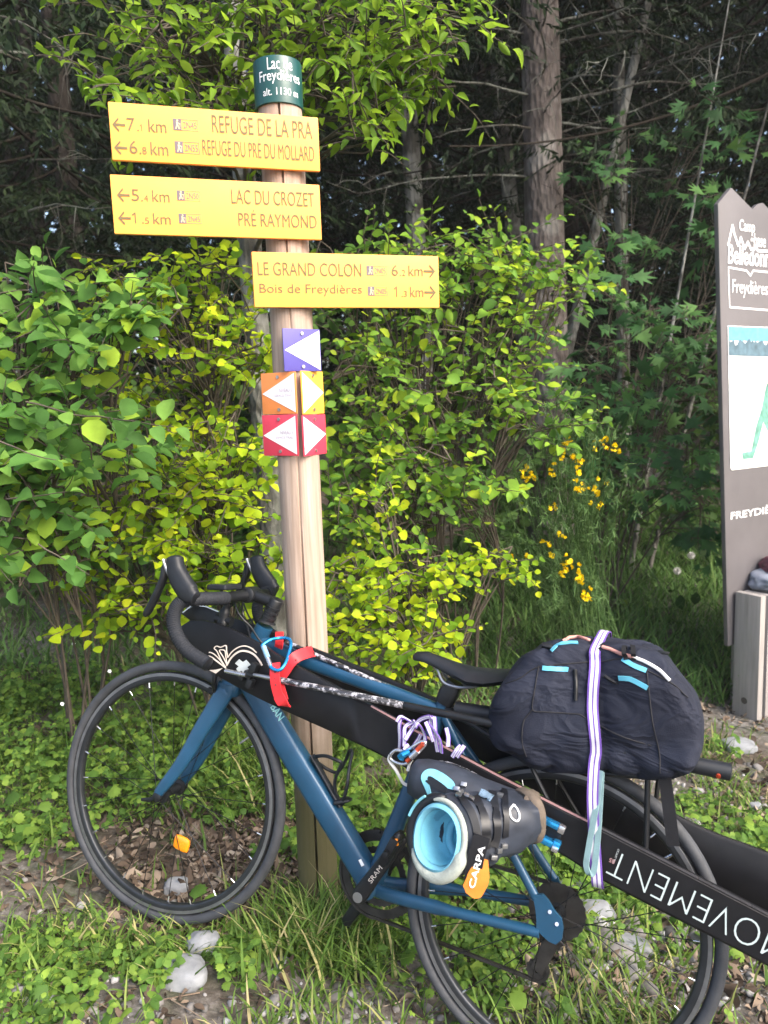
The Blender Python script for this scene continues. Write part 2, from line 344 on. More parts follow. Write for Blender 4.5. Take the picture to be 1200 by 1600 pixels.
# ------------------------------------------------------------------ writing
def text_2d(s, offset=0.0):
    cu = bpy.data.curves.new('lettering', 'FONT'); cu.body = s; cu.size = 1.0; cu.offset = offset; cu.resolution_u = 4
    o = bpy.data.objects.new('lettering', cu); COL.objects.link(o)
    me = bpy.data.meshes.new_from_object(o.evaluated_get(bpy.context.evaluated_depsgraph_get()))
    V = np.array([v.co[:] for v in me.vertices]); F = [list(p.vertices) for p in me.polygons]
    bpy.data.objects.remove(o); bpy.data.curves.remove(cu); bpy.data.meshes.remove(me)
    return V[:, :2], F
def fit(V, w_=None, h=None, cap=None):
    lo, hi = V.min(0), V.max(0); V = V - lo; s = hi - lo
    k = np.array([(w_ / s[0]) if w_ else 1, (h / s[1]) if h else 1])
    if not h: k[1] = k[0]
    if not w_: k[0] = k[1]
    return V * k
def write(mb, s, O, ux, uy, w_=None, h=None, lift=None, offset=0.0):
    if s == '1':
        V, F = np.array([(.62, 0), (.9, 0), (.9, 2), (.66, 2), (0, 1.62), (0, 1.36), (.62, 1.66)]), [[0, 1, 2, 3, 6], [3, 4, 5, 6]]
    else: V, F = text_2d(s, offset)
    V = fit(V, w_, h)
    n = np.cross(ux, uy); lift = n * .0012 if lift is None else lift
    mb.add([O + lift + v[0] * ux + v[1] * uy for v in V], F)
    return V

# ================================================================== ground
def build_ground():
    xs = np.concatenate([np.linspace(-30, -4, 12)[:-1], np.linspace(-4, 5, 150), np.linspace(5, 32, 12)[1:]])
    ys = np.concatenate([np.linspace(-18, 0, 8)[:-1], np.linspace(0, 7, 120), np.linspace(7, 34, 16)[1:]])
    X, Y = np.meshgrid(xs, ys); Z = gz(X, Y)
    V = np.stack([X.ravel(), Y.ravel(), Z.ravel()], 1); nx = len(xs)
    i, j = np.meshgrid(np.arange(nx - 1), np.arange(len(ys) - 1)); a = (j * nx + i).ravel()
    o = link('ground', np_mesh('ground', V, [np.stack([a, a + 1, a + nx + 1, a + nx], 1)]), M['soil']); tag(o, kind='structure')
build_ground()

# ================================================================== trail signpost
PX, PY = -0.2172, 1.961
AX = np.array([PX, PY, 0.0])
ZUP = np.array([0, 0, 1.0])
signpost = thing('trail_signpost', (PX, PY, 0.0), 'round wooden signpost with three yellow hiking boards and small coloured plates, behind the bicycle', 'signpost')
def build_post():
    ztop = at_y(432, 88, PY - .05)[2]
    rings = []
    for z in np.concatenate([[-.15], np.linspace(0, ztop - .012, 40), [ztop - .004, ztop]]):
        r = .0515 + .002 * (1 - z / ztop) - (.004 if z >= ztop else 0)
        rings.append([(PX + r * math.cos(t) * (1 + .012 * math.sin(2 * t + z)) + .004 * math.sin(z * 1.3), PY + r * math.sin(t), z) for t in np.linspace(0, 2 * math.pi, 96, endpoint=False)])
    # a long drying crack that opens on the camera side
    for rg in rings[2:-2]:
        z = rg[0][2]; tc = -1.50; dep = .016 * (.6 + .4 * math.sin(z * 3.1 + .5))
        k = int(round((tc % (2 * math.pi)) / (2 * math.pi) * 96)) % 96
        x, y, zz = rg[k]; rg[k] = (x + (PX - x) * dep / .05, y + (PY - y) * dep / .05, zz)
    mb = MB(); mb.loft(rings); post = mb.build('post', M['post'], signpost, angle=60)
    # enamel sleeve with the place name wrapped round it
    zb = at_y(434, 160, PY - .055)[2]; rs = .0575
    mb = MB(); n = 64
    ring = lambda r, z: [(PX + r * math.cos(t), PY + r * math.sin(t), z) for t in np.linspace(0, 2 * math.pi, n, endpoint=False)]
    mb.loft([ring(.0525, zb), ring(rs - .001, zb), ring(rs, zb + .001), ring(rs, ztop - .002), ring(rs - .001, ztop + .001), ring(.0525, ztop + .001)], cap=False)
    sleeve = mb.build('name_sleeve', M['green_cap'], signpost, angle=30)
    tag(sleeve, 'dark green enamel sleeve with the white place name on top of the post')
    mb = MB(); H = ztop - zb
    for s, h, zf, w_ in (('Lac de', .0265, .70, .060), ('Freydières', .0305, .395, .106), ('alt. 1130 m', .0165, .155, .088)):
        V, F = text_2d(s, .004); V = fit(V, w_, h); V[:, 0] -= w_ / 2
        c0 = -math.pi / 2 + .22
        mb.add([(PX + (rs + .0008) * math.cos(c0 + x / rs), PY + (rs + .0008) * math.sin(c0 + x / rs), zb + H * zf + y) for x, y in V], F)
    mb.build('lettering', M['white'], sleeve, smooth=False)
build_post()

TH = R(17); BD = np.array([math.cos(TH), math.sin(TH), 0]); BN = np.array([math.sin(TH), -math.cos(TH), 0])
B0 = AX + BN * .066
def board(corners, items, label):
    """corners px TL, TR, BR, BL; items (kind, text, px box)"""
    uv = lambda px, py: (lambda q: (np.dot(q - B0, BD), q[2]))(on_plane(px, py, B0, BN))
    c = [uv(*q) for q in corners]
    u0_, u1 = (c[0][0] + c[3][0]) / 2, (c[1][0] + c[2][0]) / 2; v1, v0 = (c[0][1] + c[1][1]) / 2, (c[2][1] + c[3][1]) / 2
    Q = lambda u, v: B0 + BD * u + ZUP * v
    mb = MB(); mb.box(Q((u0_ + u1) / 2, (v0 + v1) / 2) - BN * .006, BD * (u1 - u0_) / 2, BN * .006, ZUP * (v1 - v0) / 2)
    bo = mb.build('sign_board', M['yellow'], signpost, bevel=.0025); tag(bo, label)
    for s in (-1, 1):
        mb = MB(); mb.box(AX + BN * .052 + BD * s * .018 + ZUP * (v0 + v1) / 2, BD * .006, BN * .0022, ZUP * (v1 - v0) * .4)
        mb.build('bracket', M['steel'], bo, bevel=.001)
    ink, icon, hik = MB(), MB(), MB()
    for k, s, (xa, ya, xb, yb) in items:
        (ua, va), (ub, vb) = uv(xa, yb), uv(xb, ya)
        if k == 't': write(ink, s, Q(ua, va), BD, ZUP, ub - ua, (vb - va) * .94, offset=-.003)
        elif k == 'km':      # big figure, small decimal, km
            a, b = s.split('.'); W, H = ub - ua, vb - va
            write(ink, a, Q(ua, va), BD, ZUP, W * (.20 if a != '1' else .10), H * .94)
            write(ink, '.', Q(ua + W * .25, va), BD, ZUP, W * .045, H * .13)
            write(ink, b, Q(ua + W * .325, va), BD, ZUP, W * (.11 if b != '1' else .05), H * .55)
            write(ink, 'km', Q(ua + W * .54, va), BD, ZUP, W * .46, H * .94)
        elif k in ('al', 'ar'):
            W, H = ub - ua, vb - va; mu, mv = (ua + ub) / 2, (va + vb) / 2; s_ = -1 if k == 'al' else 1; t = H * .11; L = BN * .0012
            ink.add([Q(mu + s_ * x * W / 2, mv + y) + L for x, y in ((-1, -t), (.8, -t), (.8, t), (-1, t))], [[0, 1, 2, 3]])
            for sy in (-1, 1):
                ink.add([Q(mu + s_ * x * W / 2, mv + sy * y) + L * 1.02 for x, y in ((1.08, 0), (.75, 0), (.02, H * .45), (.02, H * .62), (.16, H * .62))], [[0, 1, 2, 3, 4]])
        elif k == 'code':
            W, H = ub - ua, vb - va; L = BN * .0010; t = H * .04
            icon.add([Q(u, v) + L for u, v in ((ua, va), (ua + W * .33, va), (ua + W * .33, vb), (ua, vb))], [[0, 1, 2, 3]])
            for (x0, y0, x1, y1) in ((ua + W * .33, va, ub, va + t), (ua + W * .33, vb - t, ub, vb), (ub - t, va, ub, vb)):
                icon.add([Q(u, v) + L for u, v in ((x0, y0), (x1, y0), (x1, y1), (x0, y1))], [[0, 1, 2, 3]])
            write(icon, s, Q(ua + W * .40, va + H * .2), BD, ZUP, W * .54, H * .6, lift=L)
            # little walker: head, body, legs, stick
            g = lambda x, y: Q(ua + W * .33 * x, va + H * y) + BN * .0017
            for poly in (((.45, .78), (.55, .74), (.63, .80), (.6, .90), (.5, .93), (.42, .87)), ((.36, .72), (.56, .72), (.60, .42), (.40, .42)), ((.40, .44), (.52, .44), (.36, .10), (.24, .10)), ((.48, .44), (.60, .44), (.76, .10), (.64, .10)), ((.54, .68), (.58, .60), (.82, .50), (.82, .57)), ((.82, .62), (.87, .62), (.80, .10), (.76, .10))):
                hik.add([g(*q) for q in poly], [list(range(len(poly)))])
    ink.build('lettering', M['ink'], bo, smooth=False); icon.build('route_code', M['icon'], bo, smooth=False); hik.build('walker_symbol', M['hiker'], bo, smooth=False)
board(((165, 167), (497, 175), (500, 260), (180, 258)), [
    ('al', '', (177, 187, 195, 203)), ('km', '7.1', (199, 187, 259, 204)), ('code', '2N45', (271, 188, 309, 203)), ('t', 'REFUGE DE LA PRA', (332, 189, 487, 207)),
    ('al', '', (180, 223, 198, 239)), ('km', '6.8', (203, 222, 262, 240)), ('code', '2N55', (274, 223, 311, 239)), ('t', 'REFUGE DU PRÉ DU MOLLARD', (317, 221, 490, 242))], 'topmost yellow board reading REFUGE DE LA PRA')
board(((173, 277), (500, 284), (502, 370), (178, 370)), [
    ('al', '', (184, 297, 202, 313)), ('km', '5.4', (206, 297, 264, 314)), ('code', '2N50', (277, 299, 312, 313)), ('t', 'LAC DU CROZET', (362, 300, 490, 318)),
    ('al', '', (186, 333, 204, 349)), ('km', '1.5', (207, 333, 266, 349)), ('code', '2N45', (280, 335, 314, 349)), ('t', 'PRÉ RAYMOND', (373, 330, 494, 353))], 'middle yellow board reading LAC DU CROZET')
board(((393, 393), (686, 400), (686, 481), (398, 480)), [
    ('t', 'LE GRAND COLON', (403, 411, 564, 430)), ('code', '2N05', (573, 416, 604, 430)), ('km', '6.2', (612, 414, 660, 431)), ('ar', '', (662, 416, 679, 432)),
    ('t', 'Bois de Freydières', (406, 444, 565, 462)), ('code', '2N05', (575, 448, 605, 462)), ('km', '1.3', (616, 447, 661, 464)), ('ar', '', (663, 449, 680, 465))], 'lowest yellow board reading LE GRAND COLON')

def plate(name, phi, px, m, right, text=None, off=.0545):
    phi = R(phi); n = np.array([math.sin(phi), -math.cos(phi), 0]); d = np.array([math.cos(phi), math.sin(phi), 0]); P0 = AX + n * off
    xa, ya, xb, yb = px; my = (ya + yb) / 2
    ua, ub = np.dot(on_plane(xa, my, P0, n) - P0, d), np.dot(on_plane(xb, my, P0, n) - P0, d)
    mx_ = (xa + xb) / 2; v1, v0 = on_plane(mx_, ya, P0, n)[2], on_plane(mx_, yb, P0, n)[2]
    Q = lambda u, v, l=0: P0 + d * u + ZUP * v + n * l
    mb = MB(); mb.box(Q((ua + ub) / 2, (v0 + v1) / 2, .0016), d * (ub - ua) / 2, n * .0016, ZUP * (v1 - v0) / 2)
    o = mb.build('marker_plate', m, signpost, bevel=.0012); tag(o, name)
    e = .003; mb = MB()
    tri = ((ub - e, v0 + e), (ub - e, v1 - e), (ua + e, (v0 + v1) / 2)) if not right else ((ua + e, v0 + e), (ub - e, (v0 + v1) / 2), (ua + e, v1 - e))
    mb.add([Q(u, v, .0042) for u, v in tri], [[0, 1, 2]]); mb.build('arrow', M['white'], o, smooth=False)
    for v in (v0 + .011, v1 - .011):
        mb = MB(); mb.tube([Q((ua + ub) / 2, v, .001), Q((ua + ub) / 2, v, .0062)], .0042, 12)
        mb.build('screw', M['screw'], o)
    if text:
        mb = MB(); W = ub - ua
        for s, w_, h, v in ((text, W * .36, .0085, .525), ('ESPACE TRAIL', W * .50, .0055, .42)):
            write(mb, s, Q(ub - W * .1 - w_, v0 + (v1 - v0) * v, .0046), d, ZUP, w_, h)
        mb.build('lettering', M['faint'], o, smooth=False)
plate('violet plate with a white arrow pointing left', 35, (442, 514, 500, 580), M['purple'], False)
plate('orange plate with a white arrow pointing left', -30.7, (410, 582, 464, 647), M['orange'], False, 'NIVEAU 5')
plate('red plate with a white arrow pointing left', -30.7, (412, 648, 466, 712), M['red'], False, 'NIVEAU 5')
plate('orange plate with a white arrow pointing right', 63, (470, 580, 504, 647), M['amber'], True)
plate('red plate with a white arrow pointing right', 63, (472, 648, 508, 711), M['red'], True)

# ================================================================== information board
def build_panel():
    d = np.array([.858, .514, 0]); n = np.array([.514, -.858, 0]); P0 = np.array([1.57, 3.5, 0.0])
    uv = lambda px, py, l=0: (lambda q: (np.dot(q - P0, d), q[2]))(on_plane(px, py, P0 + n * l, n))
    Q = lambda u, v, l=0: P0 + d * u + ZUP * v + n * l
    ul, zl = uv(1122, 320); ub, zb = uv(1137.5, 1010); W = .92
    root = thing('information_board', (1.9, 3.7, float(gz(1.9, 3.7))), 'tall brown information board with a mountain shaped top and a white map', 'information board')
    k = lambda px, py: uv(px, py)
    top = [k(1122, 318), k(1143, 293), k(1176, 327)]
    tx = [(ul + .26, zl + .015), (ul + .30, zl - .005), (ul + .38, zl + .035), (ul + .46, zl + .012), (ul + .56, zl + .10), (ul + .66, zl + .02), (ul + .75, zl + .06), (ul + W, zl - .07)]
    a = uv(1190, 317); c = uv(1184, 319); e = uv(1200, 325)
    top += [c, a, (a[0] + .015, a[1]), e] + [q for q in tx if q[0] > e[0] + .03]
    pts = top + [(ub + W, zb), (ub, zb)]
    mb = MB(); mb.prism([Q(u, v) for u, v in pts], -n * .022)
    bd = mb.build('panel', M['board'], root, bevel=.002); tag(bd, 'brown panel with white lettering and peaks along its top edge')
    # two posts behind
    for f in (.2, .8):
        mb = MB(); c_ = Q(ub + W * f, 0, -.055); z0 = float(gz(c_[0], c_[1])) - .1
        mb.box(np.array([c_[0], c_[1], (z0 + 1.6) / 2]), d * .035, n * .03, ZUP * (1.6 - z0) / 2); mb.build('post', M['plank'], root, bevel=.004)
    # map sheet
    a0, a1 = k(1136, 509), k(1140.5, 735); mwid = .70
    Qs = lambda s, t, l: Q(a0[0] + (a1[0] - a0[0]) * (1 - t) + s * mwid, a1[1] + (a0[1] - a1[1]) * t, l)
    mb = MB(); mb.prism([Qs(s, t, .004) for s, t in ((.015, 0), (1, 0), (1, 1), (.0, 1), (0, .015))], -n * .003)
    mp = mb.build('map_sheet', M['paper'], root, bevel=.001); tag(mp, 'white map sheet with a blue sky strip along its top')
    mb = MB(); mb.add([Qs(s, t, .0052) for s, t in ((0.004, .90), (.996, .90), (.996, .995), (.004, .995))], [[0, 1, 2, 3]]); mb.build('sky_strip', M['map_sky'], mp, smooth=False)
    mb = MB(); pr = [(.004, .80)] + [(.996, .78)] + [(1 - i / 60 * .992 - .004, .895 + .05 * noise.noise((i * .37, 2, 0)) + (.03 if i % 2 else -.01) * abs(noise.noise((i * .9, 5, 1)))) for i in range(61)]
    mb.add([Qs(s, t, .0058) for s, t in pr], [list(range(len(pr)))]); mb.build('tree_line', M['map_trees'], mp, smooth=False)
    mb = MB(); L = [(.12, .12), (.22, .12), (.28, .30), (.34, .42), (.40, .60), (.58, .72), (.72, .76), (.75, .70), (.62, .58), (.50, .40), (.46, .30), (.40, .26), (.36, .33), (.30, .18), (.24, .07), (.13, .07)]
    mb.add([Qs(s, t, .0058) for s, t in L], [list(range(len(L)))]); mb.build('relief_map', M['map_green'], mp, smooth=False)
    let = MB()
    def wr(s, x0, y0, x1, y1, off=0.0, full=None):
        (p, q), (r_, t) = k(x0, y1), k(x1, y0); write(let, s, Q(p, q, .0016), d, ZUP, r_ - p, t - q, offset=off)
    wr('Camp', 1154, 346, 1179, 366, .01); wr('de', 1172, 371, 1177, 377); wr('base', 1177, 367, 1196, 385, .01)
    wr('Belledonne', 1136.5, 390, 1210, 412, .015); wr('Freydières', 1143, 441, 1199, 464); 
    zz, _ = 0, 0
    wr('FREYDIÈRES', 1141, 784, 1226, 812, .012)
    zz = MB()
    def line(pp, w_):
        q = [np.array(Q(*k(*p_), .002)) for p_ in pp]
        for i in range(len(q) - 1):
            dd = unit(q[i + 1] - q[i]); s_ = np.cross(dd, n) * w_; e_ = dd * w_ * .5
            let.add([q[i] - s_ - e_, q[i + 1] - s_ + e_, q[i + 1] + s_ + e_, q[i] + s_ - e_], [[0, 1, 2, 3]])
    line([(1137, 383), (1144, 352), (1147, 366), (1153, 384), (1157, 371), (1163, 389), (1168, 378), (1173, 390), (1178, 389), (1180, 386), (1184, 392), (1202, 393), (1215, 392)], .006)
    line([(1137.5, 418), (1166, 423), (1172, 431), (1176, 423), (1216, 427)], .004); line([(1137.5, 418), (1139.5, 480)], .003); line([(1139.5, 480), (1216, 486)], .004); line([(1216, 427), (1216, 486)], .003)
    let.build('lettering', M['white'], bd, smooth=False)
    # vertical planks standing edge-on in front of the board's foot
    b0 = uv(1143.5, 1104, .012); zt = on_plane(1141.5, 926, P0 + n * .012, n)[2]
    proto = None
    for i in range(9):
        u = b0[0] + i * .062; z0 = float(gz(*(Q(u, 0, .12)[:2]))) - .02
        mb = MB(); dz = .006 * math.sin(i * 5.1)
        mb.box(Q(u + .019, (zt + dz + z0) / 2, .013 + .065), d * .019, n * .065, ZUP * (zt + dz - z0) / 2)
        pl = mb.build('plank', M['plank'], root, bevel=.003)
        if i == 0:
            mb = MB(); c_ = Q(u - .0008, z0 + .10, .075); mb.tube([c_, c_ + d * .004], .016, 14); mb.build('knot', M['knot'], pl)
    # the things lying on the planks
    tp = Q(b0[0] + .17, zt, .08)
    def lump(name, c, s, m, seed, lab, cat):
        bm = bmesh.new(); bmesh.ops.create_icosphere(bm, subdivisions=4, radius=1)
        for v in bm.verts:
            q = Vector(v.co); f = 1 + .22 * noise.noise(q * 1.7 + Vector((seed, 0, 0))) + .10 * noise.noise(q * 5 + Vector((seed, 3, 0)))
            z = q.z if q.z > -.5 else -.5
            p_ = c + d * q.x * s[0] * f + n * q.y * s[1] * f + ZUP * (z * s[2] * f + s[2] * .55); v.co = p_
        me = bpy.data.meshes.new(name); bm.to_mesh(me); bm.free()
        for f in me.polygons: f.use_smooth = True
        return tag(link(name, me, m), lab, cat)
    lump('folded_garment', tp, (.105, .10, .058), mat('grey_blue_cloth', (.17, .19, .24), .9, var=.4, scale=14, bump=.6, bscale=200), 3, 'grey blue folded garment lying on the vertical planks', 'garment')
    lump('knitted_hat', tp + d * .05 + ZUP * .065, (.07, .075, .062), mat('dark_red_knit', (.10, .03, .045), .9, var=.6, scale=60, bump=.8, bscale=120), 9, 'dark red and white patterned hat on top of the grey garment', 'hat')
build_panel()

# ================================================================== bicycle
gb = B(.5, 0); bike = thing('road_bicycle', (gb[0], gb[1], float(gz(gb[0], gb[1]))), 'petrol blue road bicycle with drop handlebars leaning against the signpost, loaded with skis', 'bicycle')
def wheel(c, ex, ey, ez, rear=False):
    """ex, ey span the wheel plane, ez is the axle"""
    tor = lambda mb, R_, ra, rb, nu=96, nv=14, e=2.0: mb.loft([[c + (R_ + ra * math.copysign(abs(math.cos(v)) ** (2 / e), math.cos(v))) * (math.cos(u) * ex + math.sin(u) * ey) + rb * math.copysign(abs(math.sin(v)) ** (2 / e), math.sin(v)) * ez
                                for v in np.linspace(0, 2 * math.pi, nv, endpoint=False)] for u in np.linspace(0, 2 * math.pi, nu, endpoint=False)], closed=True)
    wh = bpy.data.objects.new('wheel', None); COL.objects.link(wh); wh.parent = bike; wh.matrix_parent_inverse = Matrix.Translation(-bike.location); wh.empty_display_size = .05
    mb = MB(); tor(mb, .3260, .0132, .0135); mb.build('tyre', M['rubber'], wh, angle=80)
    mb = MB(); tor(mb, .2985, .0125, .0105, e=4); mb.build('rim', M['rim'], wh, angle=50)
    mb = MB()
    for s in (-1, 1):
        mb.loft([[c + rr * (math.cos(u) * ex + math.sin(u) * ey) + s * (.0108 + dz) * ez for rr, dz in ((.3005, 0), (.3085, 0), (.3085, .0006), (.3005, .0006))] for u in np.linspace(0, 2 * math.pi, 96, endpoint=False)], closed=True)
    mb.build('brake_track', M['wear'], wh, angle=50)
    fl = [(-.034, .022), (.034 if not rear else .020, .022)]
    mb = MB(); hw = .050 if not rear else .065
    prof = [(-hw, .004), (-hw, .009), (-.040, .010), (-.038, .021), (-.032, .021), (-.030, .012), (.016, .012), (.018, .021), (.024, .021), (.026, .012), (hw, .010), (hw, .004)] if rear else [(-hw, .004), (-hw, .009), (-.040, .010), (-.038, .021), (-.032, .021), (-.030, .012), (.030, .012), (.032, .021), (.038, .021), (.040, .010), (hw, .009), (hw, .004)]
    mb.loft([[c + z * ez + r_ * (math.cos(u) * ex + math.sin(u) * ey) for u in np.linspace(0, 2 * math.pi, 20, endpoint=False)] for z, r_ in prof]); mb.build('hub', M['carbon'], wh)
    p0, p1, q0, q1 = [], [], [], []
    N = 24
    for i in range(N):
        sd = i % 2; u = 2 * math.pi * (i + .5) / N; du = (.9 if (i // 2) % 2 else -.9) * (1 if rear or True else 0)
        z, fr = fl[sd]; a = c + z * ez + fr * (math.cos(u + du) * ex + math.sin(u + du) * ey); b = c + (.004 if sd else -.004) * ez + .289 * (math.cos(u) * ex + math.sin(u) * ey)
        d = unit(b - a); p0.append(a); p1.append(b); q0.append(b - d * .016); q1.append(b + d * .003)
    link('spokes', segs('spokes', p0, p1, np.full(N, .0011), np.full(N, .0011), 5), M['spoke'], wh)
    link('nipples', segs('nipples', q0, q1, np.full(N, .0021), np.full(N, .0021), 6), M['nipple'], wh)
    u = 2.4; d = math.cos(u) * ex + math.sin(u) * ey; mb = MB(); mb.tube([c + d * .290, c + d * .262, c + d * .250], [.003, .003, .0018], 8); mb.build('valve', M['nipple'], wh)
    return wh
st = R(1.6); ha = R(72); axs = -math.cos(ha) * E1 + math.sin(ha) * E2
def steer(v): return v * math.cos(st) + np.cross(axs, v) * math.sin(st) + axs * np.dot(axs, v) * (1 - math.cos(st))
front = wheel(FA, steer(E1), steer(E2), steer(EN)); tag(front, 'front wheel with a bare hub and an orange reflector')
wheel(RA, E1, E2, EN, True)
# orange reflector clipped between the front spokes
def reflector():
    c = on_plane(284, 1318, FA - .012 * EN, EN); mb = MB(); d1 = unit(E1 * .97 + E2 * .1); d2 = unit(np.cross(EN, d1))
    mb.tub([c - d1 * .023, c - d1 * .021, c - d1 * .012, c + d1 * .012, c + d1 * .021, c + d1 * .023], [.010, .016, .019, .019, .016, .010], [.003, .005, .006, .006, .005, .003], EN, 3.0)
    mb.build('reflector', M['reflector'], front)
reflector()

def frame():
    mb = MB()
    lin = lambda a, b, n=6: [a + (b - a) * t for t in np.linspace(0, 1, n)]
    mb.tub(lin(P(414, 978), P(371, 1060)), np.linspace(.0215, .0265, 6), np.linspace(.021, .026, 6), EN, 2.2)                   # head tube
    mb.tub(lin(P(404, 1004), P(692, 1112), 8), np.linspace(.021, .0145, 8), np.linspace(.019, .013, 8), EN, 2.8)               # top tube
    mb.tub(lin(P(388, 1062), P(581, 1378), 8), [.025, .028, .0295, .030, .030, .0295, .029, .028], np.linspace(.022, .027, 8), EN, 4.2)  # down tube
    mb.tub(lin(P(697, 1092), P(583, 1380), 6), np.linspace(.017, .022, 6), np.linspace(.016, .022, 6), EN, 2.4)               # seat tube
    bb = P(582, 1379); mb.tube([bb - EN * .043, bb - EN * .041, bb + EN * .041, bb + EN * .043], [.021, .024, .024, .021], 20)
    for s in (-1, 1):
        o0, o1 = s * .030, s * .060
        a = bb + EN * o0 - E1 * .02; e = P(843, 1457, -.060) if s < 0 else RA + EN * .06 + E1 * .045 - E2 * .012
        mb.tub(smooth_path([bb + EN * s * .018, a - E1 * .03, a + (e - a) * .5 + EN * s * .006, e], 5), [.015] * 10 + [.011] * 6, [.011] * 16, EN, 2.3)
        q = P(694, 1120, s * .013); e2_ = P(838, 1404, -.058) if s < 0 else RA + EN * .058 + E2 * .05 + E1 * .02
        mb.tub(smooth_path([q, q + (e2_ - q) * .5 + EN * s * .008, e2_], 6), [.0095] * 13, [.0085] * 13, EN, 2.3)
    out_ = [(832, 1398), (848, 1398), (857, 1408), (866, 1424), (877, 1436), (880, 1452), (878, 1468), (868, 1476), (857, 1471), (846, 1461), (838, 1452), (838, 1436), (836, 1418)]
    mb.prism([P(x, y, -.066) for x, y in out_], EN * .008)
    fo = RA + EN * .058
    mb.prism([fo + E1 * a + E2 * b for a, b in ((.05, -.02), (.045, 0), (.03, .055), (.012, .055), (-.012, .01), (-.016, -.012), (-.006, -.03), (.012, -.034))], EN * .008)
    fr = mb.build('frame', M['blue'], bike, bevel=0, angle=45)
    # rivets on the dropout, printed letters on the down tube
    mb = MB()
    for x, y in ((859, 1425), (870, 1444)): mb.tube([P(x, y, -.066), P(x, y, -.0685)], .004, 12)
    mb.build('bolt', M['silver'], fr)
    mb = MB(); a, b = P(426, 1103, -.0262), P(450, 1142, -.0262); d = unit(b - a); u = -np.cross(EN, d); u = u if u @ E2 > 0 else -u
    write(mb, 'BAN', P(424, 1104, -.0262) - u * .004, d, u, .040, .021, lift=-EN * .0006, offset=.012)
    mb.build('lettering', M['mint'], fr, smooth=False)
    mb = MB(); mb.tub([P(562, 1343, -.0275), P(567, 1353, -.0275)], [.004, .004], [.0006, .0006], EN, 4); mb.build('sticker', M['white'], fr)
    # fork
    mb = MB()
    mb.tub([P(371, 1058), P(367, 1066), P(361, 1078)], [.026, .029, .030], [.026, .036, .040], steer(EN), 2.6)
    for s in (-1, 1):
        top = P(362, 1072) + steer(EN) * s * .027; bot = FA + steer(EN) * s * .052
        pth = [top + E2 * .012, top - E2 * .015 + E1 * .004, top + (bot - top) * .35 - E1 * .003, top + (bot - top) * .7 - E1 * .006, bot + E2 * .015 - E1 * .003, bot + steer(EN) * s * -.001]
        mb.tub(smooth_path(pth, 5), np.interp(np.linspace(0, 1, 26), [0, .15, .5, .85, 1], [.023, .026, .020, .0125, .009]), np.interp(np.linspace(0, 1, 26), [0, .3, 1], [.012, .012, .008]), EN, 2.6)
    fk = mb.build('fork', M['blue'], bike, angle=45)
    mb = MB()
    for s in (-1, 1):
        c = FA + steer(EN) * s * .050; mb.tube([c, c + steer(EN) * s * .010, c + steer(EN) * s * .013], [.013, .013, .008], 16)
    c = FA - steer(EN) * .058; mb.tub([c, c + E1 * .02 - E2 * .012, c + E1 * .045 - E2 * .018], [.006, .006, .004], [.004, .004, .003], EN, 2.5)
    mb.build('quick_release', M['carbon'], fk)
frame()

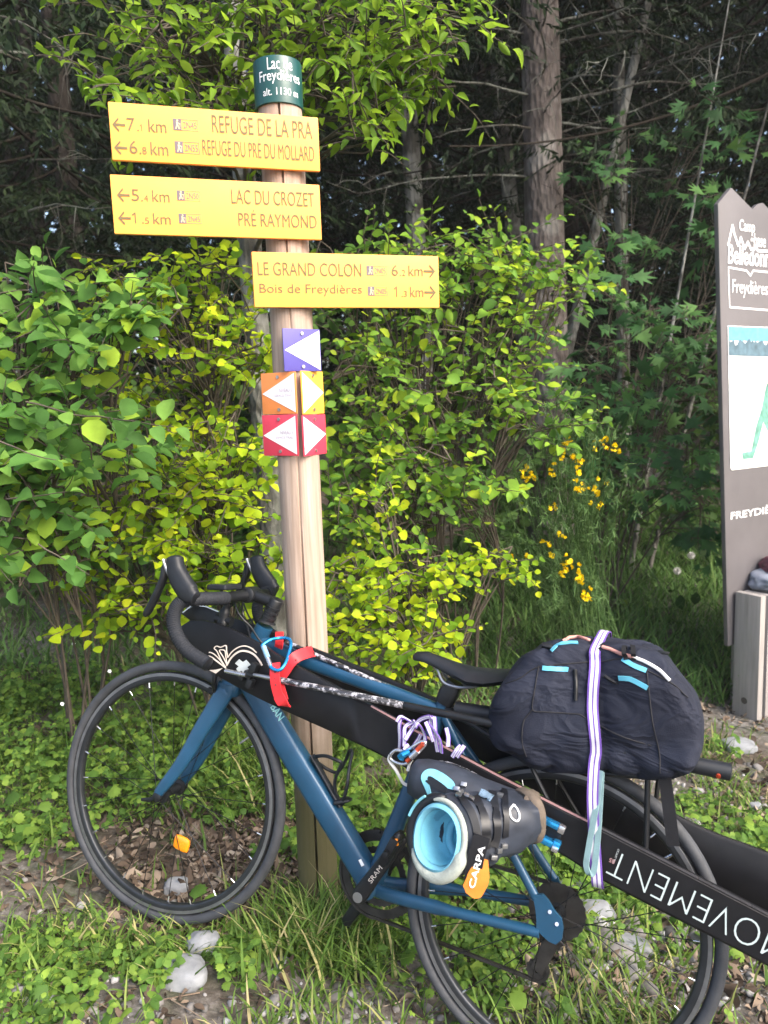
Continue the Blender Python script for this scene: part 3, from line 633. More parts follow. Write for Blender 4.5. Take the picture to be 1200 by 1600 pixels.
def cockpit():
    n = steer(EN)
    # spacers and stem
    mb = MB(); hs = [(415, 977), (411, 985)]
    mb.tube([P(417, 972), P(418, 969), P(424, 955), P(432, 938), P(433, 936)], [.024, .0185, .0175, .0185, .016], 20)
    for t in (.2, .45, .7): 
        c = P(417, 972) * (1 - t) + P(430, 942) * t; d = unit(P(430, 942) - P(417, 972)); mb.tube([c, c + d * .001, c + d * .006, c + d * .007], [.0175, .0195, .0195, .0175], 20)
    cl = P(392, 929)
    mb.tube(smooth_path([P(430, 943), P(415, 937), cl], 5), .0155, 16)
    mb.tube([cl - n * .024, cl - n * .022, cl + n * .022, cl + n * .024], [.018, .0205, .0205, .018], 20)
    mb.build('stem', M['carbon'], bike)
    # drop bar: one curve, both sides from the near side's picture
    near = [cl, P(366, 932, -.06), P(345, 935, -.12), P(310, 936, -.175), P(288, 938, -.193), P(275, 950, -.20), P(271, 972, -.20), P(279, 998, -.20), P(296, 1019, -.20), P(324, 1037, -.20)]
    mir = lambda q: q - 2 * np.dot(q - cl, n) * n
    def side(f, half):
        pts = [f(q) for q in near]; sm = smooth_path(pts, 7); k = 12
        mb = MB(); mb.tube(sm[:k + 2], .0135, 14); b_ = mb.build('bar_tube', M['carbon'], hb)
        mb = MB(); rad = [.0158 + .0010 * ((i * 1.0) % 2) for i in range(len(sm) - k)]
        fine = smooth_path(sm[k:], 3); mb.tube(fine, [.0160 + .0009 * (i % 3 == 0) for i in range(len(fine))], 16); mb.build('bar_tape', M['tape'], hb)
        e = fine[-1]; d = unit(fine[-1] - fine[-2]); mb = MB(); mb.tube([e, e + d * .003, e + d * .006], [.0165, .0165, .010], 16); mb.build('end_plug', M['carbon'], hb)
        # hood and lever
        h = [f(P(x, y, -.198)) for x, y in ((306, 934), (296, 927), (284, 910), (276, 892), (274, 878), (273, 868))]
        mb = MB(); mb.tub(smooth_path(h, 5), np.interp(np.linspace(0, 1, 26), [0, .2, .45, .75, .93, 1], [.015, .026, .026, .020, .0195, .010]), np.interp(np.linspace(0, 1, 26), [0, .3, .8, .95, 1], [.014, .018, .0175, .017, .008]), n, 2.5)
        ho = mb.build('brake_hood', M['hood'], hb, angle=70)
        lv = [f(P(x, y, -.198)) for x, y in ((261, 880), (258, 890), (255, 905), (245, 928), (234, 950), (226, 963))]
        mb = MB(); mb.tub(smooth_path(lv, 5), np.interp(np.linspace(0, 1, 26), [0, .1, .5, .9, 1], [.006, .0085, .008, .009, .004]), np.interp(np.linspace(0, 1, 26), [0, .1, .6, .95, 1], [.007, .010, .011, .009, .003]), n, 2.6)
        mb.build('brake_lever', M['carbon'], ho)
        mb = MB(); mb.tub([f(P(258, 874, -.198)), f(P(262, 886, -.198)), f(P(266, 900, -.198))], [.004, .006, .004], [.012, .012, .008], n, 2.4); mb.build('lever_cap', M['steel'], ho)
        return ho
    hb = bpy.data.objects.new('handlebar', None); COL.objects.link(hb); hb.parent = bike; hb.matrix_parent_inverse = Matrix.Translation(-bike.location); hb.empty_display_size = .05
    side(lambda q: q, -1); side(mir, 1)
    # computer on the bar, lamp bracket under it
    c = P(351, 917, -.075); mb = MB(); mb.box(c, unit(E1 * .9 + E2 * -.12) * .027, n * .040, unit(E2 + E1 * .13) * .0068); bc_ = mb.build('cycle_computer', M['hood'], bike, bevel=.004, seg=3)
    mb = MB(); mb.box(c + unit(E2 + E1 * .13) * .0068, unit(E1 * .9 + E2 * -.12) * .021, n * .032, E2 * .0008); mb.build('screen', mat('dark_screen', (.03, .035, .04), .15, var=.05), bc_)
    mb = MB(); mb.tube(smooth_path([P(358, 940, -.05), P(352, 955, -.05), P(350, 968, -.05), P(349, 978, -.05)], 4), [.010] * 4 + [.014] * 5 + [.017] * 3 + [.012], 16)
    mb.tube([P(338, 966, -.05), P(362, 972, -.05)], .012, 14); mb.build('lamp_bracket', M['carbon'], bike)
    # cables
    mb = MB()
    for pts in ([P(366, 938, -.05), P(371, 955, -.07), P(380, 968, -.07), P(392, 980, -.06), P(408, 1003, -.045), P(438, 1026, -.03)], [P(378, 936, -.03), P(380, 960, -.02), P(388, 985, -.045), P(392, 1010, -.06), P(384, 1040, -.05)],
                [P(380, 920, .08), P(380, 940, .05), P(390, 965, .03), P(404, 985, .024)], [P(383, 880, .19), P(380, 905, .15), P(384, 925, .09)]):
        mb = MB(); mb.tube(smooth_path(pts, 8), .0024, 8); mb.build('brake_cable', M['carbon'], bike)
    # front caliper, partly lost behind the ski tip
    cp = P(368, 1056); mb = MB()
    for s in (-1, 1):
        q = cp + E1 * .034 + n * s * .006
        mb.tub(smooth_path([q + E2 * .02, q + n * s * .03 + E2 * .016, q + n * s * .038 - E2 * .012, q + n * s * .026 - E2 * .042], 5), [.007] * 16, [.006] * 16, E1, 2.5)
        mb.box(q + n * s * .020 - E2 * .044, E1 * .024, n * .005, E2 * .006)
    mb.tube([cp - E1 * .01, cp + E1 * .052], .006, 12)
    mb.build('brake_caliper', M['carbon'], bike)
    # highlight on the pads' arm, put in as a silver rod
    mb = MB(); mb.tube([P(352, 1048, -.115), P(384, 1055, -.115)], .0055, 12); mb.build('brake_arm_highlight', M['silver'], bike)
    mb = MB()
    for x, y, ra_, rb_ in ((397, 1044, .008, .013), (389, 1054, .011, .008), (391, 1068, .007, .011), (379, 1057, .007, .007)): mb.box(P(x, y, -.105), unit(E1 + E2 * .3) * ra_, EN * .010, unit(E2 - E1 * .3) * rb_)
    mb.tube([P(384, 1054, -.115), P(416, 1060, -.112)], .004, 8)
    mb.build('cable_stop', M['carbon'], bike, bevel=.003)
cockpit()

def drivetrain():
    bb = P(582, 1379); v = P(621, 1320, -.085) - P(559, 1403, -.085); v = v / np.linalg.norm(v) * .170
    ring = lambda mb, c, ro, ri, th, nn=64, teeth=0: mb.loft([[c + (ro + (teeth * (k % 2))) * (math.cos(u) * E1 + math.sin(u) * E2) - EN * th, c + (ro + (teeth * (k % 2))) * (math.cos(u) * E1 + math.sin(u) * E2) + EN * th,
                                                          c + ri * (math.cos(u) * E1 + math.sin(u) * E2) + EN * th, c + ri * (math.cos(u) * E1 + math.sin(u) * E2) - EN * th] for k, u in enumerate(np.linspace(0, 2 * math.pi, nn, endpoint=False))], closed=True)
    mb = MB(); ring(mb, bb + EN * .047, .100, .080, .0015, 100, .003); ring(mb, bb + EN * .040, .068, .054, .0015, 68, .003)
    for k in range(4):
        u = k * math.pi / 2 + .6; d = math.cos(u) * E1 + math.sin(u) * E2; mb.tub([bb + EN * .046, bb + EN * .044 + d * .09], [.014, .010], [.005, .004], EN, 2.6)
    mb.build('chainring', M['greasy'], bike, angle=30)
    for s in (-1, 1):
        a = bb + EN * s * .078; e = a - s * v
        mb = MB(); mb.tub([a + s * v * .10, a + s * v * .05, a, a - s * v * .35, a - s * v * .9, a - s * v * 1.02, a - s * v * 1.06], [.008, .016, .019, .0165, .0145, .013, .006], [.007, .009, .009, .0085, .0075, .007, .004], EN, 2.6)
        mb.tube([a - EN * s * .035, a + EN * s * .010], .013, 16)
        ca = mb.build('crank', M['carbon'], bike, angle=50)
        if s < 0:
            mb = MB(); mb.tube([a - EN * .0085, a - EN * .0105], [.0125, .0115], 20); mb.build('crank_cap', M['steel'], ca)
            mb = MB(); d = unit(v); u = np.cross(EN, d); u = u if u @ E2 > 0 else -u
            write(mb, 'SRAM', a + v * .28 - u * .006 - EN * .0090, d, u, .046, .0105, lift=-EN * .0003); mb.build('lettering', M['pale_line'], ca, smooth=False)
        pc = e + EN * s * .055; mb = MB()
        mb.tube([e + EN * s * .008, e + EN * s * .10], .007, 12)
        L, D = E1 * .030 + E2 * (.004 if s < 0 else -.030), None
        L = unit(unit(v) + .15 * E1) * .032; D = unit(np.cross(L, EN)) * .009
        mb.box(pc + EN * s * .004, L, EN * .026, D)
        mb.tub([pc - L * 1.35, pc - L, pc + L, pc + L * 1.3], [.005, .010, .010, .005], [.014, .018, .018, .010], EN, 3)
        pd = mb.build('pedal', M['carbon'], ca, bevel=.003)
        if s < 0:
            q = P(617, 1316, -.155); mb = MB(); mb.box(q, unit(E1 * .9 - E2 * .3) * .0075, EN * .003, unit(E2 * .9 + E1 * .3) * .0075); 
            rf = mb.build('pedal_reflector', M['reflector'], ca, bevel=.002)
    mb = MB()
    for k in range(9):
        ring(mb, RA + EN * (.018 + k * .0042), .060 - k * .0045, .020, .0009, 48, .0025)
    mb.build('cassette', M['greasy'], bike, angle=30)
    # derailleur and chain
    hp = RA + EN * .055 - E2 * .03; j1 = RA + EN * .050 - E2 * .075 + E1 * .004; j2 = RA + EN * .048 - E2 * .150 + E1 * .028
    mb = MB(); mb.tub([RA + EN * .064 - E2 * .01, hp, j1 + EN * .014], [.010, .013, .012], [.008, .010, .012], EN, 2.5)
    for z in (-.008, .008): mb.tub([j1 + EN * z, j2 + EN * z], [.017, .015], [.0015, .0015], EN, 3)
    for j in (j1, j2): ring(mb, j, .022, .006, .0025, 24, .003)
    mb.build('rear_derailleur', M['greasy'], bike, bevel=0)
    mb = MB(); up = lambda c, r_, t: c + r_ * (math.cos(t) * E1 + math.sin(t) * E2)
    c0 = bb + EN * .047; c1 = RA + EN * .040
    pts = [up(c1, .046, t) for t in np.linspace(-1.7, -4.7, 14)] + [up(c0, .103, t) for t in np.linspace(1.6, -1.75, 24)] + [up(j2, .024, t) for t in np.linspace(-1.4, -3.6, 8)] + [up(j1, .024, t) for t in np.linspace(-.4, 1.2, 6)]
    pts.append(pts[0]); mb.band(smooth_path(pts, 3), .0042, .0032, EN); mb.build('chain', M['greasy'], bike)
drivetrain()

def saddle_rack():
    c0 = P(706, 1076); mb = MB(); mb.tube([P(690, 1112), P(700, 1090), P(708, 1070)], [.0145, .0145, .0145], 18)
    mb.tub([P(694, 1098), P(702, 1082), P(712, 1066)], [.020, .023, .018], [.020, .022, .02], EN, 3.5)
    mb.build('seatpost', M['carbon'], bike, angle=45)
    # saddle: long, narrow nose to the left, wings towards the pack
    pr = [(648, 1021, .012, .004), (652, 1018, .019, .011), (668, 1018, .021, .016), (690, 1026, .024, .019), (714, 1035, .034, .024), (740, 1042, .050, .030), (768, 1045, .062, .028), (795, 1046, .068, .020), (812, 1046, .066, .014), (818, 1048, .05, .006)]
    rings = []
    for x, y, hw, dep in pr:
        t = P(x, y); sl_ = []
        for k in range(9):
            s = -1 + k / 4; sl_.append(t + EN * hw * s - E2 * (dep * .9 * abs(s) ** 2.4))
        for k in range(9):
            s = 1 - k / 4; sl_.append(t + EN * hw * .82 * s - E2 * (dep * .9 * abs(s) ** 2.4 + .009 + .004 * (1 - abs(s))))
        rings.append(sl_)
    mb = MB(); mb.loft(rings); sd = mb.build('saddle', M['hood'], bike, angle=75)
    mb = MB()
    for s in (-1, 1):
        mb.tube(smooth_path([P(672, 1026) + EN * s * .006, P(686, 1046) + EN * s * .012, P(700, 1066) + EN * s * .021, P(735, 1072) + EN * s * .022, P(790, 1058) + EN * s * .034], 6), .0035, 8)
    mb.build('saddle_rail', M['steel'], sd)
    # luggage carrier under the pack
    mb = MB()
    for s in (-1, 1):
        mb.tube(smooth_path([P(700, 1106) + EN * s * .012, P(730, 1120) + EN * s * .03, P(800, 1155, 0) + EN * s * .055, P(900, 1190) + EN * s * .06, P(1030, 1204) + EN * s * .06], 6), .0055, 10)
    for x, y in ((830, 1168), (900, 1190), (970, 1198), (1030, 1204)): mb.tube([P(x, y) - EN * .06, P(x, y) + EN * .06], .0045, 8)
    mb.tube([P(820, 1175, -.055), P(840, 1218, -.06), P(862, 1262, -.064)], .0052, 8); mb.tube([P(866, 1209, .05), P(884, 1240, .055), P(915, 1292, .06)], .0048, 8)
    mb.tube([P(1012, 1204, -.055), P(1011, 1270, -.06), P(1008, 1345, -.064)], .0058, 10); mb.tube([P(1030, 1204, .055), P(1020, 1300, .058)], .005, 8)
    mb.build('luggage_rack', M['carbon'], bike)
    mb = MB(); a, b = P(712, 1108, -.02), P(790, 1120, -.02); mb.tube([a - (b - a) * .01, a, b, b + (b - a) * .1], [.012, .0175, .0175, .015], 18); mb.build('frame_pump', M['hood'], bike)
    # bottle cage on the down tube
    mb = MB(); pl = lambda *q: smooth_path([P(x, y, o) for x, y, o in q], 6)
    mb.tube(pl((492, 1182, -.01), (508, 1181, -.03), (522, 1186, -.034), (533, 1192, -.03), (528, 1206, -.02), (523, 1222, -.012), (526, 1245, -.004), (533, 1258, 0)), .0042, 8)
    mb.tube(pl((494, 1190, .01), (512, 1202, .03), (528, 1206, .034), (541, 1186, .03), (546, 1173, .02), (550, 1176, .0), (545, 1205, -.02), (543, 1225, -.028), (538, 1245, -.02), (532, 1258, 0)), .0042, 8)
    mb.tub([P(488, 1180), P(510, 1220), P(534, 1260)], [.004] * 3, [.012, .009, .014], EN, 3)
    mb.tub([P(527, 1252), P(540, 1250), P(548, 1250)], [.006, .006, .003], [.02, .018, .01], EN, 3)
    mb.build('bottle_cage', M['hood'], bike)
saddle_rack()

# ================================================================== skis, poles and everything strapped on
def resample(poly, n):
    poly = [np.array(p, float) for p in poly]; L = np.concatenate([[0], np.cumsum([np.linalg.norm(b - a) for a, b in zip(poly, poly[1:])])])
    return [np.array([np.interp(t, L, [p[k] for p in poly]) for k in range(len(poly[0]))]) for t in np.linspace(0, L[-1], n)]
def ski_body(up_px, lo_px, o, thick, n=60):
    """strip between two traced edges, given a real thickness and a raised tip"""
    U = smooth_path(up_px, 8); L = smooth_path(lo_px, 8); U = resample(U, n); L = resample(L, n); rings = []
    for i in range(n):
        t = i / (n - 1); oo = o + .030 * max(0, 1 - t / .10) ** 2; a, b = P(*U[i], oo), P(*L[i], oo); th = thick * (.45 + .55 * min(1, t / .25))
        m = (a - b); c = .06
        rings.append([a + EN * th, a - m * c * .0 + EN * th * .25, a - m * c, b + m * c, b + EN * th * .25, b + EN * th])
    return rings, U, L
def near_ski():
    up_ = [(272, 1003), (275, 985), (289, 972), (312, 969), (345, 977), (389, 997), (459, 1039), (581, 1104), (690, 1165), (820, 1234), (960, 1305), (1200, 1429), (1440, 1556)]
    lo_ = [(272, 1004), (277, 1013), (290, 1024), (318, 1043), (352, 1064), (400, 1090), (455, 1116), (543, 1156), (612, 1190), (750, 1263), (880, 1338), (959, 1387), (1200, 1511), (1440, 1642)]
    gp = P(800, 1250, -.085)
    sk = thing('ski', gp, 'black ski with thin pale lettering strapped along the near side of the bicycle', 'ski', 'pair of skis')
    rings, U, L = ski_body(up_, lo_, -.092, .017)
    mb = MB(); mb.loft(rings); body = mb.build('ski_body', M['ski'], sk, angle=35)
    for (x0, x1, m, nm) in ((560, 925, 'pink', 'upper_edge'), (925, 1438, 'edge', 'upper_edge')):  # pink reflection coloured into this stretch of the steel edge
        q = [u for u in U if x0 <= u[0] <= x1]
        mb = MB(); mb.band([P(*u, -.0925) + EN * .002 for u in q], .0022, .0016, EN); mb.build(nm, M[m], body)
    q = [u for u in L if 300 <= u[0] <= 1438]; mb = MB(); mb.band([P(*u, -.0925) + EN * .0135 for u in q], .0022, .0016, EN); mb.build('lower_edge', M['edge'], body)
    # long word printed upside down on the tail half
    S0, S1 = P(955, 1346, -.0935), P(1185, 1464, -.0935); d = unit(S1 - S0); u = np.cross(EN, d); u = u if u @ E2 > 0 else -u
    V, F = text_2d('MOVEMENT', -.022); Wd = np.linalg.norm(S1 - S0) / .845; V = fit(V, Wd, .0505)
    O = S0 + u * .0245 - d * .002
    mb = MB(); mb.add([O + d * (Wd - x) - u * y for x, y in V], F); mb.build('lettering', M['grey_print'], body, smooth=False)
    mb = MB(); V, F = text_2d('ALP TRACKS'); V = fit(V, .030, .0035); A = P(962, 1340, -.0937)
    mb.add([A + u * (x - .012) - d * (y + .002) * -1 - d * .004 for x, y in V], F); mb.build('small_print', M['cross'], body, smooth=False)
    mb = MB(); V, F = text_2d('85', .01); V = fit(V, .011, .0085); A = P(956, 1345, -.0937); mb.add([A + d * (.006 - x) - u * y + u * .004 for x, y in V], F); mb.build('width_number', M['pink'], body, smooth=False)
    # emblem on the tip: flower shaped double line and a cross
    k = lambda x, y: P(215 + .2 * x, 860 + .2 * y, -.0935 + .030 * max(0, 1 - (215 + .2 * x - 272) / 117) ** 2)
    mb = MB()
    for ln, w_ in (([(500, 800), (545, 795), (590, 805), (640, 850), (690, 915)], .0022), ([(520, 822), (570, 830), (620, 865), (690, 918)], .0030), ([(690, 915), (655, 860), (622, 790), (600, 765), (618, 748), (650, 756), (690, 744), (696, 790), (705, 838)], .0022),
                   ([(698, 892), (668, 830), (640, 782), (680, 782), (690, 830), (698, 890)], .0020), ([(703, 838), (740, 790), (790, 756), (840, 747), (890, 765), (930, 800)], .0022), ([(695, 900), (735, 835), (795, 790), (855, 788), (910, 815), (950, 860), (972, 900)], .0034)):
        pp = smooth_path([k(*q) for q in ln], 6); mb.band(pp, w_ * .62, .0008, np.array([np.cross(EN, unit(pp[min(i + 1, len(pp) - 1)] - pp[max(0, i - 1)])) for i in range(len(pp))]))
    mb.prism([k(*q) for q in ((560, 935), (610, 932), (668, 918), (640, 940), (612, 962))], -EN * .0008)
    mb.build('emblem', M['pale_line'], body, smooth=False)
    mb = MB(); mb.prism([k(*q) for q in ((795, 850), (822, 872), (850, 855), (884, 893), (858, 912), (880, 945), (842, 970), (812, 940), (788, 950), (772, 925), (790, 905), (762, 882))], -EN * .0008); mb.build('cross_emblem', M['cross'], body, smooth=False)
    # toe binding
    mb = MB(); c = P(842, 1288, -.10); d2 = unit(P(900, 1315, -.1) - P(840, 1285, -.1)); u2 = np.cross(EN, d2); u2 = u2 if u2 @ E2 > 0 else -u2
    bx = lambda mb, x, y, z, a, b_, h: mb.box(c + d2 * x + u2 * y - EN * z, d2 * a, u2 * b_, EN * h)
    bx(mb, .015, 0, .000, .034, .022, .006); bx(mb, -.02, 0, .008, .012, .020, .010); bi = mb.build('binding', M['carbon'], sk, bevel=.003)
    mb = MB(); bx(mb, .022, .020, .016, .022, .006, .010); bx(mb, .022, -.016, .018, .022, .007, .011); bx(mb, .046, -.014, .020, .008, .009, .010); mb.build('binding_arm', M['blue_alu'], bi, bevel=.0035)
    mb = MB(); bx(mb, .045, .020, .020, .007, .008, .008); bx(mb, .046, -.020, .028, .007, .006, .006); bx(mb, .008, .002, .014, .006, .012, .006); mb.build('binding_pin', M['silver'], bi, bevel=.003)
    mb = MB(); mb.tube([c + d2 * -.01 - u2 * .004 - EN * .020, c + d2 * .018 - EN * .022], .006, 10); mb.build('binding_spring', M['steel'], bi)
near_ski()
def far_ski():
    up_ = [(283, 958), (290, 949), (304, 945), (318, 948), (343, 958), (420, 986), (560, 1042), (700, 1100), (880, 1182), (1085, 1289), (1200, 1334), (1420, 1424)]
    lo_ = [(283, 959), (288, 964), (300, 972), (318, 986), (350, 1010), (420, 1046), (560, 1104), (700, 1162), (880, 1262), (1085, 1376), (1200, 1432), (1420, 1530)]
    sk = thing('ski', P(800, 1180, .085), 'black ski on the far side of the bicycle, seen behind the rear wheel', 'ski', 'pair of skis')
    rings, U, L = ski_body(up_, lo_, .064, .014); mb = MB(); mb.loft(rings); b_ = mb.build('ski_body', M['ski'], sk, angle=35)
    q = [u for u in U if u[0] <= 345]; mb = MB(); mb.band([P(*u, .064) + EN * .01 + E2 * .001 for u in q[-9:]], .004, .0015, EN); mb.build('upper_edge', M['silver'], b_)
far_ski()

def pole(name, a, b, oa, ob, lab, parts):
    A, Bp = P(*a, oa), P(*b, ob); d = unit(Bp - A); L = np.linalg.norm(Bp - A)
    t = thing(name, A + (Bp - A) * .5, lab, 'ski pole', 'pair of ski poles')
    for nm, x0, x1, r_a, r_b, m in parts:
        mb = MB(); mb.tube([A + d * L * x0, A + d * L * (x0 + .003), A + d * L * x1, A + d * L * (x1 + .002)], [r_a * .8, r_a, r_b, r_b * .8], 16); mb.build(nm, m, t)
    return t, A, d, L
speck = None
def speckled():
    m, t, b = nodes('worn_black_and_white_shaft'); n = noise_tex(t, 75, 6, rough=.75); 
    g = t.nodes.new('ShaderNodeTexCoord'); n2 = noise_tex(t, 3.2, 1); ad = t.nodes.new('ShaderNodeMath'); ad.operation = 'ADD'; t.links.new(n.outputs['Fac'], ad.inputs[0]); t.links.new(n2.outputs['Fac'], ad.inputs[1])
    rp = ramp(t, [(.50, (.02, .02, .024)), (.56, (.36, .36, .40))], n.outputs['Fac']); t.links.new(rp.outputs[0], b.inputs['Base Color']); b.inputs['Roughness'].default_value = .35; b.inputs['Coat Weight'].default_value = .3
    return m
SP = speckled()
t, A, d, L = pole('ski_pole', (396, 1054), (1143, 1207), -.115, -.07, 'ski pole with a worn speckled shaft and a black grip poking out under the backpack', [
    ('tip', 0, .05, .004, .006, M['steel']), ('worn_shaft', .05, .36, .0075, .0080, SP), ('shaft', .36, .80, .0086, .0086, M['carbon'])])
mb = MB(); g0 = A + d * L * .80; mb.tube([g0, g0 + d * .004, g0 + d * L * .10, g0 + d * L * .19, g0 + d * L * .198, g0 + d * L * .2], [.010, .0155, .0155, .0165, .0165, .010], 18); gr = mb.build('grip', M['hood'], t)
q = A + d * L * .978; mb = MB(); mb.tube([q - EN * .014 - E2 * .007, q - EN * .0178 - E2 * .009], .0045, 10); mb.build('red_button', M['red_alu'], gr)
pole('ski_pole', (446, 1003), (800, 1158), -.022, .02, 'thin speckled ski pole lying on the top tube of the bicycle', [('worn_shaft', 0, .66, .0062, .0062, SP), ('shaft', .66, 1, .0066, .0066, M['carbon'])])

# ------------------------------------------------------------------ backpack
def backpack():
    top = [(772, 1128), (778, 1092), (795, 1060), (818, 1030), (850, 1006), (890, 995), (935, 994), (985, 1002), (1028, 1018), (1056, 1042), (1076, 1066), (1092, 1094), (1100, 1124)]
    bot = [(772, 1130), (781, 1152), (800, 1170), (830, 1183), (880, 1192), (935, 1199), (985, 1205), (1020, 1212), (1050, 1214), (1072, 1205), (1088, 1188), (1098, 1160), (1100, 1130)]
    T = resample(smooth_path(top, 8), 56); Bt = resample(smooth_path(bot, 8), 56); rings = []; nseg = 72; HW = .125
    for i in range(56):
        s = i / 55; a, b = P(*T[i], .0), P(*Bt[i], .0); c = (a + b) / 2; h = (a - b) / 2; e = 4.2
        hw = HW * (1 - abs(2 * s - 1) ** 6) ** .5 * (.92 + .08 * math.sin(s * 9)); hw = max(hw, .035)
        rg = []
        for k in range(nseg):
            t = 2 * math.pi * k / nseg; cs, sn = math.cos(t), math.sin(t)
            q = c + h * math.copysign(abs(sn) ** (2 / e), sn) - EN * hw * math.copysign(abs(cs) ** (2 / e), cs)
            nn = unit(h / (np.linalg.norm(h) + 1e-6) * sn - EN * cs)
            v = Vector(q * 9); f = noise.noise(Vector((q @ E1 * 7, q @ E2 * 16 + q @ E1 * 5, q @ EN * 10))) * .017 + noise.noise(v * 2.2) * .008
            fold = -.011 * math.exp(-((math.sin(s * 14 + 2 * math.sin(t * 2)) - .6) / .18) ** 2) * (.4 + .6 * abs(sn))
            sag = -.009 * math.exp(-((s - .505) / .020) ** 2)
            rg.append(q + nn * (f + fold + sag) * min(1, 6 * s, 6 * (1 - s)))
        rings.append(rg)
    mb = MB(); mb.loft(rings); bp = thing('backpack', P(930, 1200), 'dark navy backpack with light blue zips lying on the rear of the bicycle', 'backpack')
    me = mb.mesh('pack_body', angle=85); body = link('pack_body', me, M['pack'], bp)
    bv = BVHTree.FromPolygons([v.co for v in me.vertices], [p.vertices for p in me.polygons])
    def drape(pts, lift=.002, n=8):
        o = []
        for px, py in smooth_path(pts, n):
            h, nn, _, _ = bv.ray_cast(Vector(CAM), Vector(ray(px, py)))
            if h is not None:
                nn = np.array(nn); nn = nn if nn @ ray(px, py) < 0 else -nn; o.append((np.array(h) + nn * lift, nn))
        if len(o) > 6:
            A_ = np.array([a for a, _ in o]); N_ = np.array([b for _, b in o])
            for _ in range(6): N_[1:-1] = unit(N_[:-2] + 2 * N_[1:-1] + N_[2:])
            o = [(a, b) for a, b in zip(A_, N_)]
        return o
    def strip(name, m, pts, half, lift=.0015, thick=.001, par=body):
        q = drape(pts, lift)
        if len(q) < 3: return
        P_ = [a for a, _ in q]; sd = []
        for i in range(len(P_)):
            dd = unit(P_[min(i + 1, len(P_) - 1)] - P_[max(0, i - 1)]); sd.append(unit(np.cross(q[i][1], dd)))
        mb = MB(); mb.band(P_, half, thick, np.array(sd)); return mb.build(name, m, par)
    def cord(name, m, pts, r_, lift=.003, par=body):
        q = drape(pts, lift); mb = MB(); mb.tube([a for a, _ in q], r_, 8); return mb.build(name, m, par)
    for pts in ([(848, 1044), (866, 1046), (888, 1046)], [(967, 1059), (985, 1061), (1005, 1071), (1012, 1075)], [(973, 1030), (990, 1040), (1010, 1048)], [(862, 1018), (872, 1008), (888, 1005), (903, 1005)]):
        strip('zip_tape', M['cyan'], pts, .0048, .002)
    cord('zip_puller', M['carbon'], [(899, 1046), (900, 1070), (899, 1094)], .0040, .003)
    cord('zip_puller', M['carbon'], [(945, 1056), (955, 1063), (966, 1066)], .0035, .003)
    for pts in ([(842, 1040), (836, 1075), (832, 1108), (850, 1112), (880, 1114), (905, 1116)], [(832, 1108), (818, 1128), (816, 1160), (822, 1182)], [(1010, 1045), (1014, 1080), (1020, 1130), (1030, 1175), (1031, 1208)], [(790, 1068), (812, 1060), (842, 1042), (900, 1036), (925, 1034)], [(940, 1034), (975, 1030), (1012, 1048), (1050, 1068), (1075, 1090)], [(905, 1116), (930, 1130), (970, 1150), (1018, 1165)]):
        cord('seam', M['seam'], pts, .0014, .0006)
    cord('shock_cord', M['rope'], [(880, 1003), (892, 997), (905, 997), (920, 1002)], .0036, .003); cord('shock_cord', M['rope'], [(942, 1012), (955, 1016), (972, 1023), (990, 1028)], .0036, .003)
    cord('shock_cord', M['white_cord'], [(990, 1028), (1010, 1036), (1030, 1048), (1046, 1064)], .0034, .003)
    # side release buckles, a loop and the hanging strap end
    for x, y in ((855, 1011), (1034, 1022)):
        q = drape([(x, y), (x + 3, y + 2), (x + 6, y + 3)], .004)
        if q: 
            c, nn = q[0]; mb = MB(); mb.box(c, E1 * .011, np.cross(nn, E1) * .006, nn * .004); mb.build('buckle', M['carbon'], body, bevel=.002)
    for x in (977, 988):
        q = drape([(x, 1012), (x + 1, 1022), (x + 2, 1032)], .004); mb = MB(); pp = [a + nn * (.010 if 3 < i < len(q) - 4 else 0) for i, (a, nn) in enumerate(q)]
        if len(pp) > 2: mb.band(pp, .0045, .0012, E1); mb.build('loop', M['webbing'], body)
    mb = MB(); mb.band(smooth_path([P(1036, 1196, -.075), P(1040, 1225, -.082), P(1046, 1270, -.085), P(1052, 1322, -.086)], 6), .0120, .0010, E1); mb.build('strap_end', M['webbing'], bp)
    mb = MB(); mb.band(smooth_path([P(814, 1140, -.08), P(812, 1160, -.095), P(822, 1178, -.08)], 5), .006, .001, E1); mb.build('side_strap', M['webbing'], bp)
    return bv, drape
pack_bv, drape = backpack()

